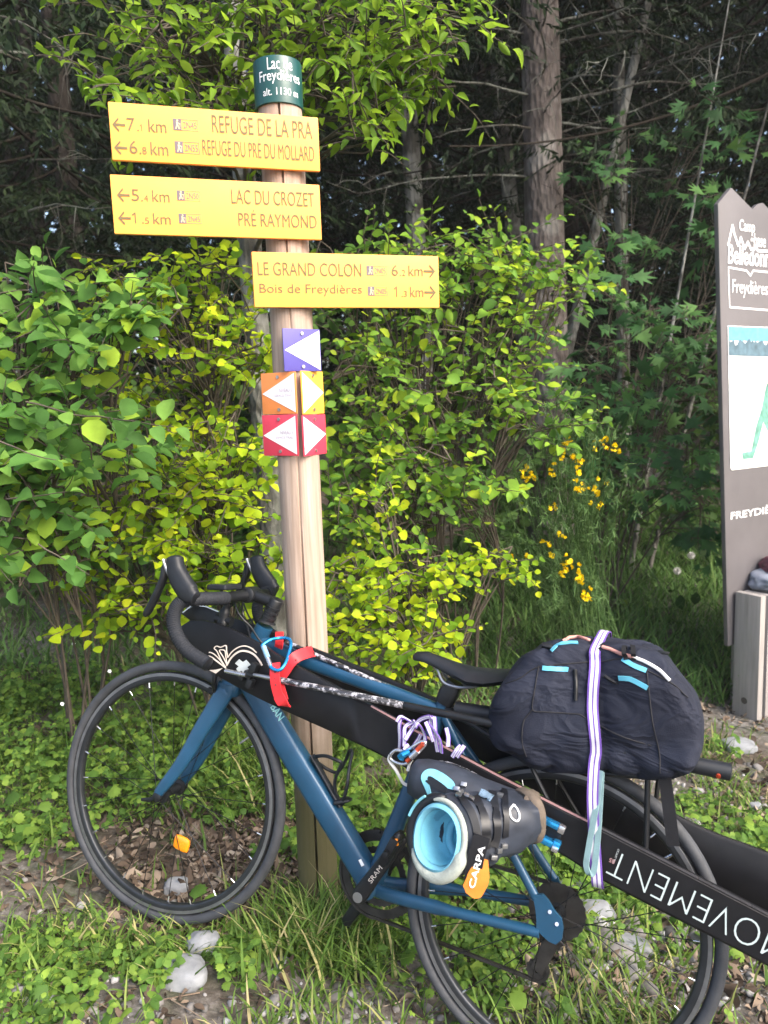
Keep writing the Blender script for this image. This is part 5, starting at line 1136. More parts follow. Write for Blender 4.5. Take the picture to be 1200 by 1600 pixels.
def shrubs():
    gr = 'shrubs along the forest edge'
    shrub('hazel_shrub', G(-1.15, 2.75), [(60, 480, 2.6, 90, 60, .22, 15), (130, 540, 2.55, 110, 60, .2, 15), (40, 610, 2.45, 80, 70, .2, 14), (20, 700, 2.3, 60, 80, .16, 14), (130, 690, 2.5, 120, 70, .2, 16), (40, 780, 2.3, 70, 70, .16, 13), (95, 830, 2.5, 80, 60, .18, 10), (10, 860, 2.3, 50, 60, .15, 8), (190, 450, 2.7, 70, 45, .2, 9)],
            .30, 10, .066, OVAL, LM['big'], 'leafy shrub with large fresh green leaves reaching in from the left edge', 'shrub', gr, face=.45,
          extra=[((40, 628), (292, 640), 2.15, 13, .070, -.05), ((60, 850), (135, 905), 2.05, 6, .062, .0), ((0, 690), (85, 720), 2.05, 6, .066, 0), ((10, 780), (100, 760), 2.1, 6, .066, 0)])
    shrub('hazel_shrub', G(-.72, 3.05), [(250, 440, 3.1, 120, 60, .25, 15), (340, 440, 3.05, 90, 60, .2, 12), (300, 540, 3.0, 120, 80, .25, 18), (380, 560, 2.95, 60, 70, .2, 10), (230, 640, 2.95, 120, 60, .22, 14), (330, 690, 2.8, 100, 55, .2, 18), (230, 770, 2.7, 120, 60, .2, 20), (330, 790, 2.75, 90, 55, .2, 15), (170, 850, 2.7, 90, 50, .18, 12), (300, 860, 2.65, 90, 50, .18, 16), (390, 880, 2.6, 60, 50, .15, 11), (250, 930, 2.6, 90, 40, .16, 12), (130, 950, 2.7, 70, 35, .15, 8), (370, 740, 2.9, 60, 50, .15, 8)],
          .24, 11, .038, ROUND, LM['lime'], 'lime green shrub with small round leaves behind the handlebar', 'shrub', gr, face=.45, dens=1.75)
    shrub('hazel_shrub', G(.30, 3.6), [(560, 420, 3.5, 90, 50, .25, 13), (680, 400, 3.5, 110, 50, .25, 17), (790, 400, 3.55, 90, 50, .25, 15), (860, 440, 3.5, 80, 50, .25, 12), (620, 480, 3.4, 110, 70, .25, 18), (740, 500, 3.4, 120, 70, .25, 20), (570, 590, 3.3, 80, 80, .25, 15), (680, 600, 3.25, 110, 70, .25, 20), (780, 590, 3.25, 80, 60, .25, 13), (830, 650, 3.2, 70, 40, .2, 10), (560, 710, 3.2, 70, 70, .22, 13), (660, 700, 3.15, 100, 60, .22, 17), (730, 760, 3.1, 70, 40, .2, 11), (640, 800, 3.1, 90, 50, .2, 10), (540, 800, 3.1, 50, 60, .2, 10)],
          .30, 11, .046, OVAL, LM['mid'], 'mid green hazel shrub to the right of the signpost, in front of the spruce trunk', 'shrub', gr, face=.45, dens=1.75)
    shrub('hazel_shrub', G(.08, 2.75), [(545, 900, 2.7, 60, 45, .18, 10), (620, 905, 2.65, 80, 45, .18, 14), (680, 890, 2.7, 60, 40, .15, 8), (600, 970, 2.55, 80, 40, .16, 13), (665, 1000, 2.5, 60, 35, .14, 9), (540, 990, 2.5, 40, 40, .12, 7), (640, 1040, 2.45, 50, 25, .12, 7), (590, 780, 2.85, 50, 40, .14, 6), (760, 880, 2.8, 60, 22, .14, 6)],
          .20, 10, .033, ROUND, LM['lime'], 'low lime green shrub right of the signpost, above the saddle', 'shrub', gr, face=.5, dens=1.7)
    shrub('maple_sapling', G(1.35, 4.5), [(930, 560, 4.4, 70, 60, .3, 9), (960, 640, 4.3, 80, 60, .3, 10), (1040, 590, 4.5, 70, 70, .3, 10), (1080, 700, 4.3, 60, 80, .3, 9), (990, 740, 4.2, 90, 40, .25, 10), (1090, 800, 4.2, 50, 50, .25, 7), (930, 720, 4.2, 60, 50, .25, 7), (940, 430, 4.6, 60, 40, .3, 5), (1030, 470, 4.6, 60, 50, .3, 6), (1090, 520, 4.6, 50, 60, .3, 6)],
          .34, 7, .115, LOBE, LM['maple'], 'dark green maple sapling with lobed leaves beside the information board', 'sapling', None, face=.7, upb=.6)
    shrub('maple_sapling', G(1.75, 5.4), [(920, 270, 5.2, 60, 40, .4, 4), (990, 200, 5.3, 50, 40, .3, 4), (1090, 220, 5.2, 60, 60, .3, 6), (1130, 330, 5.0, 60, 60, .3, 6), (1050, 380, 5.2, 60, 50, .3, 5), (1170, 460, 4.9, 50, 80, .3, 6), (1150, 620, 4.8, 60, 80, .3, 6)],
          .40, 7, .125, LOBE, LM['maple'], 'taller maple sapling with lobed leaves in the shade above the information board', 'sapling', None, face=.7, upb=.6)
    for i, (bx, by, cl, lab) in enumerate((
        (-2.0, 4.3, [(20, 520, 4.2, 110, 90, .4, 18), (120, 620, 4.1, 120, 80, .4, 18), (40, 760, 4.0, 120, 80, .4, 16), (180, 760, 3.9, 100, 80, .4, 16), (-120, 640, 4.1, 110, 130, .4, 18), (100, 900, 3.8, 120, 50, .3, 12)], 'shaded dark shrub behind the large leaved shrub at the left edge'),
        (-.5, 4.6, [(300, 560, 4.4, 120, 80, .4, 18), (420, 640, 4.3, 90, 90, .4, 16), (320, 720, 4.2, 120, 70, .4, 16), (420, 800, 4.1, 90, 60, .4, 14), (460, 500, 4.5, 80, 60, .4, 12), (300, 850, 4.0, 110, 50, .3, 12)], 'shaded dark shrub in the gap directly behind the signpost'),
        (.75, 5.0, [(560, 540, 4.8, 90, 80, .4, 16), (690, 640, 4.7, 120, 80, .4, 18), (820, 720, 4.5, 110, 60, .4, 16), (600, 760, 4.4, 110, 60, .4, 16), (740, 820, 4.2, 110, 40, .4, 12), (520, 680, 4.5, 60, 80, .4, 10)], 'shaded dark shrub under the spruce trunk, behind the yellow flowers'),
        (2.5, 5.4, [(1000, 640, 5.2, 110, 80, .4, 16), (1100, 600, 5.2, 90, 90, .4, 14), (1200, 700, 5.0, 110, 120, .4, 16), (1060, 780, 5.0, 120, 40, .4, 14), (1280, 600, 5.0, 110, 120, .4, 14)], 'shaded dark shrub behind the information board'))):
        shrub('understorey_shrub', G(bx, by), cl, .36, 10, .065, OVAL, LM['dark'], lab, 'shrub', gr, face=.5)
shrubs()

def small_tree():
    """slim broadleaf tree behind the signpost whose twigs hang into the top of the picture"""
    b = G(-.52, 3.45); px = [(425, 760), (412, 640), (398, 480), (385, 320), (372, 160), (362, 20), (356, -160), (350, -420)]
    pts = [np.array(b) - [0, 0, .1]] + [at_y(x, y, 3.45 + .0 * i) for i, (x, y) in enumerate(px)]; sm = smooth_path(pts, 6)
    root = shrub('broadleaf_tree', b, [(230, 60, 2.75, 120, 50, .3, 14), (330, 90, 2.8, 120, 60, .3, 16), (230, 160, 2.65, 80, 45, .2, 9), (360, 170, 2.8, 90, 40, .2, 10), (420, 30, 2.9, 120, 50, .3, 14), (520, 50, 2.8, 110, 60, .3, 18), (560, 130, 2.7, 70, 50, .2, 11), (620, 60, 2.8, 110, 50, .3, 16), (700, 50, 2.8, 80, 50, .25, 12), (570, 200, 2.65, 45, 40, .12, 5), (480, 110, 2.75, 60, 50, .2, 8), (690, 110, 2.75, 50, 30, .15, 5), (300, -60, 2.9, 200, 60, .4, 22), (560, -70, 2.9, 200, 60, .4, 22), (430, -200, 3.1, 260, 100, .5, 26)],
        .28, 10, .050, LONG, LM['over'], 'slim broadleaf tree behind the signpost with bright twigs hanging over the boards', 'tree', None, face=.35, upb=.6, droop=-.5, trunk=sm, dens=1.55)
    mb = MB(); mb.tube(sm, np.linspace(.070, .030, len(sm)), 14); mb.build('trunk', M['pale_bark'], root, angle=80)
small_tree()

def broom():
    base = np.array(G(1.0, 3.75)); root = thing('broom_bush', base, 'broom bush with bright yellow flowers behind the backpack', 'bush')
    S0, S1, RA_, RB_, FP = [], [], [], [], []; LP, LY, LS = [], [], []
    ends = [(870, 690), (890, 700), (940, 700), (820, 745), (815, 740), (945, 760), (910, 770), (870, 790), (850, 870), (900, 900), (920, 935), (800, 880), (870, 920), (790, 870), (935, 745), (840, 820), (900, 830), (780, 800), (960, 820), (885, 680), (930, 690)]
    for i in range(150):
        px, py = ends[i % len(ends)]; e = at_y(px + rng.normal() * 22, py + rng.normal() * 22, 3.3 + rng.normal() * .16); b = base + np.array([rng.normal() * .10, rng.normal() * .10, 0])
        m1 = (b + e) / 2 + np.array([0, .1, .12]); q = smooth_path([b, m1, e, e + (e - m1) * .12 + np.array([0, 0, -.03])], 5)
        for a, c in zip(q, q[1:]):
            S0.append(a); S1.append(c); RA_.append(.0022); RB_.append(.0018)
            for _ in range(5):
                t = rng.uniform(); p = a + (c - a) * t; d = unit((c - a) / np.linalg.norm(c - a) + .55 * rng.normal(size=3)); LP.append(p); LY.append(d); LS.append(rng.uniform(.015, .05))
    LS = np.array(LS); strip = (np.array([(-.03, 0, 0), (.03, 0, 0), (.02, 1, 0), (-.02, 1, 0)]), [[0, 1, 2, 3]])
    link('green_stems', segs('green_stems', S0, S1, RA_, RB_, 4), LM['broom'], root)
    link('foliage', scatter('foliage', strip[0], strip[1], np.array(LP), np.array(LY), rnd(len(LP)), np.full(len(LS), .05), LS), LM['broom'], root)
    for (x, y, n) in ((888, 690, 7), (880, 705, 5), (820, 738, 6), (826, 745, 4), (893, 716, 4), (905, 720, 3), (955, 705, 5), (930, 695, 3), (945, 690, 3), (868, 740, 4), (910, 765, 6), (938, 768, 4), (930, 792, 4), (868, 792, 3), (905, 738, 3), (898, 760, 3), (880, 896, 6), (905, 905, 6), (915, 928, 8), (890, 880, 4), (855, 850, 3), (862, 860, 2), (820, 880, 4), (790, 870, 3), (900, 890, 4), (775, 868, 2), (910, 912, 4), (882, 835, 2), (932, 760, 3)):
        pet, py_, pz, ps = [], [], [], []
        for _ in range(n):
            c = at_y(x + rng.normal() * 5, y + rng.normal() * 5, 3.16 + rng.normal() * .04)
            for k in range(5): pet.append(c); py_.append(rng.normal(size=3) + np.array([0, -.4, .3])); pz.append(rng.normal(size=3)); ps.append(rng.uniform(.010, .016))
        ps = np.array(ps); link('flower_cluster', scatter('flower_cluster', ROUND[0], ROUND[1], np.array(pet), np.array(py_), np.array(pz), ps * 1.3, ps), LM['flower'], root)
broom()

# ------------------------------------------------------------------ conifers
def crown_mesh(name, H, seed, zlow=0.0, lmax=2.6, dens=1.0):
    g = np.random.default_rng(seed); Pn, Yn, Zn, Sn, Wn = [], [], [], [], []; a0, a1, ra = [], [], []
    z = zlow
    while z < H - .3:
        L0 = min(lmax, .3 + (H - z) * .24)
        for k in range(6):
            th = g.uniform(0, 2 * math.pi); L = L0 * g.uniform(.7, 1.1); out_ = np.array([math.cos(th), math.sin(th), 0]); tan = np.array([-out_[1], out_[0], 0]); zz = z + g.uniform(-.15, .15)
            n = max(5, int(L / .14 * dens)); prev = np.array([0, 0, zz])
            for i in range(n):
                t = (i + 1) / n; p = out_ * L * t + np.array([0, 0, zz - .55 * L * t * (1 - .45 * t)]); a0.append(prev); a1.append(p); ra.append(.014 * (1 - .8 * t) + .002); prev = p
                if t < .18: continue
                for s in (-1, 1):
                    tl = .42 * L0 / 2.2 * (1.1 - .6 * t) * g.uniform(.6, 1.3) + .08; d = unit(out_ * .55 + tan * s * .8 + np.array([0, 0, -.55]) + .2 * g.normal(size=3)); m = max(6, int(tl / .019 * dens))
                    for j in range(m):
                        q = p + d * tl * (j + .5) / m; dd = unit(d + tan * .5 * (1 if j % 2 else -1) + .35 * g.normal(size=3) + np.array([0, 0, -.25])); Pn.append(q); Yn.append(dd); Zn.append(g.normal(size=3) + np.array([0, 0, .8])); Sn.append(g.uniform(.035, .075)); Wn.append(g.uniform(.10, .16))
        z += .42
    T = np.array([(-.10, 0, 0), (.10, 0, 0), (-.5, .4, -.02), (.5, .4, -.02), (0, 1, -.08)]); F = [[0, 1, 3, 2], [2, 3, 4]]
    Sn, Wn = np.array(Sn), np.array(Wn)
    return scatter(name, T, F, np.array(Pn), np.array(Yn), np.array(Zn), Sn * Wn * 2, Sn), segs(name + '_limbs', a0, a1, ra, ra, 3)
CROWNS = [crown_mesh('crown_a', 11, 1), crown_mesh('crown_b', 9, 5, lmax=2.2)]
for cr, lb in CROWNS: cr.materials.append(LM['needle']); lb.materials.append(M['shade_twig'])
LIMB_SEED = [3]
def dead_limbs(root, trunk_pts, r_at, spec, n_rand, zr, lr=(.5, 1.6), m=None):
    """bare lichen covered limbs with side twigs"""
    g = np.random.default_rng(LIMB_SEED[0]); LIMB_SEED[0] += 1; S0, S1, A_, B_ = [], [], [], []
    tz = np.array([p[2] for p in trunk_pts]); own = bool(spec)
    def flush():
        nm = 'dead_branch' if own else 'dead_branches'; link(nm, segs(nm, S0, S1, A_, B_, 5), m or (M['dead'] if own else M['shade_twig']), root)
        for q in (S0, S1, A_, B_): q.clear()
    def limb(p, d, L, r_, sag):
        n = max(6, int(L / .09)); prev = p
        for i in range(n):
            t = (i + 1) / n; d = unit(d + np.array([0, 0, sag / n]) + .06 * g.normal(size=3)); q = prev + d * L / n; ra = r_ * (1 - .75 * (t - 1 / n)); rb = r_ * (1 - .75 * t); S0.append(prev); S1.append(q); A_.append(ra); B_.append(rb); prev = q
            if i > 0 and g.uniform() < .75:
                dd = unit(d * .5 + unit(np.cross(d, g.normal(size=3))) * .9 + np.array([0, 0, -.35])); l2 = g.uniform(.08, .34) * min(1, L); a = q; k = 4
                for j in range(k):
                    dd = unit(dd + .16 * g.normal(size=3) + np.array([0, 0, -.1])); b = a + dd * l2 / k; S0.append(a); S1.append(b); A_.append(.0032 * (1 - j / 5)); B_.append(.0032 * (1 - (j + 1) / 5)); a = b
                    if g.uniform() < .4: S0.append(b); S1.append(b + unit(dd + .8 * g.normal(size=3)) * l2 * .3); A_.append(.0018); B_.append(.0010)
    for a, b, r_ in spec: 
        d = np.array(b) - np.array(a); limb(np.array(a), d + np.array([0, 0, .15]) * np.linalg.norm(d), np.linalg.norm(d), r_, -.30); flush()
    for _ in range(n_rand):
        z = g.uniform(*zr); i = int(np.argmin(abs(tz - z))); th = g.uniform(0, 2 * math.pi); d = np.array([math.cos(th), math.sin(th), g.uniform(-.15, .2)]); limb(np.array(trunk_pts[i]), d, g.uniform(*lr), g.uniform(.006, .012), g.uniform(-.5, .1))
        if own: flush()
    if S0: flush()
def trunk_mesh(pts, rads, seed, sides=22, rough=.05):
    mb = MB(); rings = []
    for i, p in enumerate(pts):
        rings.append([(p[0] + rads[i] * (1 + rough * noise.noise(Vector((math.cos(t) * 2 + seed, math.sin(t) * 2, p[2] * 2.5))) + rough * .6 * noise.noise(Vector((math.cos(t) * 6, math.sin(t) * 6 + seed, p[2] * 9)))) * math.cos(t),
                       p[1] + rads[i] * (1 + rough * noise.noise(Vector((math.cos(t) * 2 + seed, math.sin(t) * 2, p[2] * 2.5))) + rough * .6 * noise.noise(Vector((math.cos(t) * 6, math.sin(t) * 6 + seed, p[2] * 9)))) * math.sin(t), p[2]) for t in np.linspace(0, 2 * math.pi, sides, endpoint=False)])
    mb.loft(rings); return mb.mesh('trunk', angle=85)
def spruce(pxs, Y, r_base, label, crown, zc, spec=(), n_rand=14, zr=(1.2, 4.2), H=13, bark='spruce_bark', scl=1.0, rot=0.0, taper=.75, group='spruce trees of the dark forest', name='spruce_tree', lr=(.5, 1.6)):
    """pxs: two picture points on the trunk at depth Y"""
    a, b = at_y(*pxs[0], Y), at_y(*pxs[1], Y); d = (b - a) / (b[2] - a[2]); b0 = a - d * a[2]; z0 = float(gz(b0[0], Y)); base = a + d * (z0 - a[2])
    root = thing(name, base, label, 'tree', group)
    zs = np.concatenate([[z0 - .15, z0, z0 + .15], np.linspace(z0 + .4, 6, 44), np.linspace(6.5, H, 8)]); pts = [base + d * (z - z0) for z in zs]
    rad = [r_base * (1.35 if z < z0 + .05 else 1.12 if z < z0 + .3 else 1 - taper * (z - z0) / H) for z in zs]
    link('trunk', trunk_mesh(pts, rad, Y * 3.1), M[bark], root)
    dead_limbs(root, pts, None, [(at_y(*p, Y), at_y(*q, Y + dy), r_) for p, q, dy, r_ in spec], n_rand, zr, lr)
    if crown is not None:
        c = base + d * (zc - z0)
        for me, nm in ((CROWNS[crown][0], 'crown'), (CROWNS[crown][1], 'live_branches')):
            o = bpy.data.objects.new(nm, me); COL.objects.link(o); o.parent = root; o.location = Vector(c - base); o.rotation_euler = (0, 0, rot); o.scale = (scl, scl, scl)
    return root
def conifers():
    spruce(((858, 660), (843, 20)), 5.3, .145, 'thick spruce trunk with grey brown bark, the nearest trunk to the right of the signpost', 0, 4.3,
           [((850, 155), (600, 158), -.3, .011), ((850, 205), (690, 212), -.4, .010), ((870, 160), (1120, 128), -.3, .014), ((868, 70), (1090, 30), -.2, .010), ((866, 36), (1000, 16), .2, .010), ((835, 230), (640, 240), .3, .008), ((868, 130), (985, 118), -.5, .007), ((870, 300), (960, 330), -.3, .007), ((840, 60), (720, 20), -.2, .009)], 26, (1.3, 4.4), 14, rot=.4)
    spruce(((800, 340), (775, 80)), 7.0, .080, 'thin mottled trunk just left of the thickest spruce trunk', 1, 4.2, (), 18, (1.0, 4.5), 11, 'pale_bark', rot=2.1)
    spruce(((648, 330), (632, 60)), 6.4, .085, 'lichen patched trunk half hidden by twigs above the lowest yellow board', 1, 4.0, [((640, 160), (780, 150), -.3, .008), ((640, 200), (520, 210), -.2, .008)], 18, (1.0, 4.2), 11, 'pale_bark', rot=1.0)
    spruce(((975, 640), (970, 300)), 6.2, .055, 'slim upright pale trunk in the forest left of the information board', 1, 4.8, (), 16, (.9, 4.5), 11, 'pale_bark', rot=4)
    t = spruce(((905, 470), (995, 80)), 5.9, .050, 'slim pale trunk leaning to the right behind the thickest spruce', None, 4, [((945, 280), (1040, 250), .1, .008), ((925, 390), (1010, 360), .2, .007)], 12, (1.0, 4.0), 5.2, 'pale_bark', name='leaning_tree', taper=.6)
    spruce(((-70, 420), (-90, 60)), 4.4, .11, 'spruce standing at the left edge whose long grey bare limbs reach towards the top board', 0, 3.2, [((-80, 40), (310, 66), -.9, .013), ((-80, 0), (170, 165), -.9, .010), ((45, 330), (160, 320), -.5, .007), ((30, 95), (-60, 60), -.4, .010), ((50, 250), (200, 290), -.3, .006)], 22, (1.0, 3.4), 13, rot=.9)
    spruce(((1012, 732), (1046, 537)), 5.0, .016, 'thin bare pole sapling, left one of the two slanting ones by the information board', None, 0, (), 4, (.8, 1.8), 2.6, 'pale_bark', name='pole_sapling', group='thin saplings', taper=.6, lr=(.2, .5))
    spruce(((1056, 725), (1110, 515)), 4.9, .016, 'thin bare pole sapling, right one of the two slanting ones by the information board', None, 0, (), 4, (.8, 1.9), 2.8, 'pale_bark', name='pole_sapling', group='thin saplings', taper=.6, lr=(.2, .5))
    spruce(((1262, 300), (1270, 20)), 5.6, .10, 'spruce at the right edge with green boughs hanging above the information board', 0, 3.6, (), 10, (1.0, 3.0), 13, rot=3.3)
    g = np.random.default_rng(21); spots = [(-.9, 7.2, 1), (.6, 8.2, 0), (2.1, 7.8, 1), (3.6, 6.6, 0), (-2.4, 6.4, 0), (-3.8, 5.0, 1), (-3.4, 8.0, 0), (4.9, 5.6, 1), (5.0, 8.6, 0), (-.2, 10, 0), (1.6, 10.6, 1), (3.4, 10.2, 0), (-1.9, 9.6, 1), (-4.6, 10.4, 0), (6.8, 7.2, 0), (6.6, 10.8, 1), (-5.8, 7.4, 1), (.9, 12.6, 0), (-2.8, 12.6, 0), (4.4, 12.8, 0), (2.6, 14.4, 0), (-.8, 14.4, 0), (7.4, 13.6, 0), (-6.4, 13.0, 0), (-5.4, 3.4, 0), (7.0, 4.2, 0)]
    for i, (x, y, cr) in enumerate(spots):
        px, py = project((x, y, 1.0)); qx, qy = project((x + g.normal() * .05, y, 2.0))
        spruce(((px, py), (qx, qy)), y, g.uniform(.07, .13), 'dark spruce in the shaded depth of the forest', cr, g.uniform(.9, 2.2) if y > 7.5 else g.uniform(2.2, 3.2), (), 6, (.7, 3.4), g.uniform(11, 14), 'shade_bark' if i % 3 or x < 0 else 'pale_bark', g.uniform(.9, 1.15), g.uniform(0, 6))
conifers()

def far_forest():
    n = 60000; x = rng.uniform(-24, 26, n); y = rng.uniform(15.5, 22, n); z = gz(x, y) + rng.uniform(0, 1, n) ** .8 * 13; p = np.stack([x, y, z], 1)
    T = np.array([(-.12, 0, 0), (.12, 0, 0), (-.5, .45, -.03), (.5, .45, -.03), (0, 1, -.12)]); s = rng.uniform(.3, .75, n)
    tag(link('far_forest', scatter('far_forest', T, [[0, 1, 3, 2], [2, 3, 4]], p, rnd(n) + np.array([0, 0, -.8]), rnd(n), s * .38, s), LM['needle']), kind='stuff')
    n = 16000; x = rng.uniform(-9, 10, n); y = rng.uniform(4.2, 13, n); z = gz(x, y) + rng.uniform(0, 1, n) ** 2 * .55; s = rng.uniform(.05, .11, n)
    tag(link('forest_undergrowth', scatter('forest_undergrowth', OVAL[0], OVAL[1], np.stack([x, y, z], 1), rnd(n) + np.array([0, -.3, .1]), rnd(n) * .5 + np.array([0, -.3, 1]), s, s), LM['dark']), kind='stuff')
far_forest()

# ------------------------------------------------------------------ ground layer
def clumped(n, x0, x1, y0, y1, fn):
    k = n * 6; x = rng.uniform(x0, x1, k); y = rng.uniform(y0, y1, k); keep = rng.uniform(0, 1, k) < fn(x, y); return x[keep][:n], y[keep][:n]
nz = lambda x, y, f, s: np.array([noise.noise(Vector((a * f, b * f, s))) for a, b in zip(x, y)])
def on_wheel_line(x, y): return np.abs(y - (1.854 - (x + .648) * .43))
def grass():
    T = np.array([(-.5, 0, 0), (.5, 0, 0), (-.42, .4, .05), (.42, .4, .05), (-.25, .75, .22), (.25, .75, .22), (0, 1, .45)]); F = [[0, 1, 3, 2], [2, 3, 5, 4], [4, 5, 6]]
    def blades(n, x, y, h0, h1, w_, lean=.45):
        n = len(x); p = np.stack([x, y, gz(x, y) - .004], 1); th = rng.uniform(0, 2 * math.pi, n); Y = np.stack([np.cos(th) * lean * rng.uniform(.2, 1.6, n), np.sin(th) * lean * rng.uniform(.2, 1.6, n), np.ones(n)], 1)
        Z = np.stack([np.cos(th), np.sin(th), -.2 * np.ones(n)], 1); h = rng.uniform(h0, h1, n) * rng.uniform(.5, 1, n); return p, Y, Z, w_ * rng.uniform(.6, 1.3, n), h
    def dens(x, y):
        d = .05 + .8 * np.clip(nz(x, y, 2.6, 1) * 2 + .0, 0, 1)
        for rx, ry in ((-.52, 1.70), (-.50, 1.60), (-.71, 1.56), (-.22, 1.70)): d = np.where((x - rx) ** 2 + (y - ry) ** 2 < .006, d * .1, d)
        d = np.where((x > -.62) & (x < -.12) & (y > 1.85) & (y < 2.5), d * .35, d)         # bare litter behind the front wheel
        d = np.where((x > .05) & (y < 1.72), d * .35, d); d = np.where((x > .55), d * .6, d); return np.clip(d, 0, 1)
    parts = []
    x, y = clumped(9500, -1.9, 1.9, 1.25, 3.2, dens); parts.append(blades(0, x, y, .03, .12, .0034))
    x = rng.normal(-.17, .10, 900); y = rng.normal(1.80, .07, 900); parts.append(blades(0, x, y, .09, .24, .0036, .4))
    x = rng.normal(-.62, .16, 500); y = rng.normal(1.74, .05, 500); parts.append(blades(0, x, y, .04, .11, .004, .5))
    x = rng.normal(.42, .16, 700); y = rng.normal(1.55, .10, 700); parts.append(blades(0, x, y, .04, .13, .0034, .4))
    x = rng.normal(-.45, .16, 900); y = rng.normal(2.62, .14, 900); parts.append(blades(0, x, y, .12, .30, .004, .45))
    x, y = clumped(6000, -4, 4, .6, 4.2, lambda a, b: np.clip(nz(a, b, 1.3, 4) * 2 + .3, 0, 1)); parts.append(blades(0, x, y, .04, .13, .004))
    Pp, Y, Z, W_, H_ = [np.concatenate([q[i] for q in parts]) for i in range(5)]
    tag(link('grass', scatter('grass', T, F, Pp, Y, Z, W_ * 2, H_), LM['grass']), kind='stuff')
    x = rng.uniform(.5, 4.5, 20000); y = rng.uniform(3.6, 6.2, 20000); Pp, Y, Z, W_, H_ = blades(0, x, y, .10, .34, .005, .45)
    x2 = rng.uniform(-3, .6, 7000); y2 = rng.uniform(3.4, 5.2, 7000); q = blades(0, x2, y2, .08, .25, .005, .45); Pp, Y, Z, W_, H_ = [np.concatenate([a, b]) for a, b in zip((Pp, Y, Z, W_, H_), q)]
    tag(link('bank_grass', scatter('bank_grass', T, F, Pp, Y, Z, W_ * 2, H_), LM['bank']), kind='stuff')
grass()
def herbs():
    Pn, Yn, Zn, Sn, a0, a1 = [], [], [], [], [], []
    def plant(x, y, n, hh, sz):
        z = float(gz(x, y))
        for k in range(n):
            th = rng.uniform(0, 2 * math.pi); r_ = rng.uniform(.2, 1) * hh * 1.1; h = hh * rng.uniform(.35, 1.1); e = np.array([x + math.cos(th) * r_, y + math.sin(th) * r_, z + h]); b = np.array([x, y, z]); a0.append(b); a1.append(e)
            Pn.append(e); Yn.append(np.array([math.cos(th), math.sin(th), .05]) + .25 * rng.normal(size=3)); Zn.append(np.array([0, -.35, 1]) + .3 * rng.normal(size=3)); Sn.append(sz * rng.uniform(.6, 1.3))
    def field(n, x0, x1, y0, y1, fn, hh, sz, nl):
        x, y = clumped(n, x0, x1, y0, y1, fn)
        for a, b in zip(x, y): plant(a, b, int(rng.integers(nl[0], nl[1])), rng.uniform(*hh), rng.uniform(*sz))
    bare = lambda x, y: np.where((x > -.60) & (x < -.14) & (y > 1.88) & (y < 2.42), .32, 1.0) * np.where((x > .0) & (y < 1.7), .25, 1.0) * np.where(x > .30, .30, 1.) * np.where(y < 1.62, .45, 1.)
    field(900, -1.8, 1.6, 1.3, 2.7, lambda x, y: np.clip(nz(x, y, 2.2, 9) * 2.2 + .25, 0, 1) * bare(x, y), (.015, .06), (.014, .036), (5, 11))
    field(520, -2.4, -.15, 2.35, 3.4, lambda x, y: np.clip(nz(x, y, 2.0, 3) * 2 + .5, 0, 1), (.04, .15), (.018, .042), (7, 13))
    field(300, -.3, 1.5, 2.1, 3.4, lambda x, y: np.clip(nz(x, y, 2.0, 6) * 2 + .2, 0, 1) * np.where(x > .75, .35, 1), (.04, .14), (.02, .05), (6, 11))
    field(240, -3.5, 4, .7, 4.5, lambda x, y: np.clip(nz(x, y, 1.2, 5) * 2 + .2, 0, 1), (.03, .10), (.02, .05), (5, 9))
    for px, py, d_, n, hh, sz in ((20, 1370, 1.95, 10, .07, .055), (200, 1240, 2.25, 6, .06, .05), (215, 1270, 2.2, 5, .05, .05), (345, 1300, 2.15, 6, .05, .05), (385, 1310, 2.1, 5, .05, .045), (620, 1500, 1.72, 12, .05, .035), (980, 1250, 2.2, 8, .06, .05)):
        p = on_plane(px, py, np.array([0, d_, float(gz(0, d_))]), np.array([0, 0, 1.0])); plant(p[0], p[1], n, hh, sz)
    Sn = np.array(Sn); Pn, Yn, Zn = np.array(Pn), np.array(Yn), np.array(Zn); k = np.array([(i // 9) % 3 == 0 for i in range(len(Sn))]) | (np.arange(len(Sn)) >= len(Sn) - 55)
    o = link('weeds', scatter('weeds', WEED[0], WEED[1], Pn[k], Yn[k], Zn[k], Sn[k] * 1.1, Sn[k]), LM['herb']); tag(o, kind='stuff')
    o = link('trefoil_weeds', scatter('trefoil_weeds', TRIF[0], TRIF[1], Pn[~k], Yn[~k], Zn[~k], Sn[~k], Sn[~k]), LM['herb']); tag(o, kind='stuff')
    st_ = link('weed_stems', segs('weed_stems', a0, a1, np.full(len(a0), .0011), np.full(len(a0), .0008), 3), LM['herb']); tag(st_, kind='stuff')
herbs()
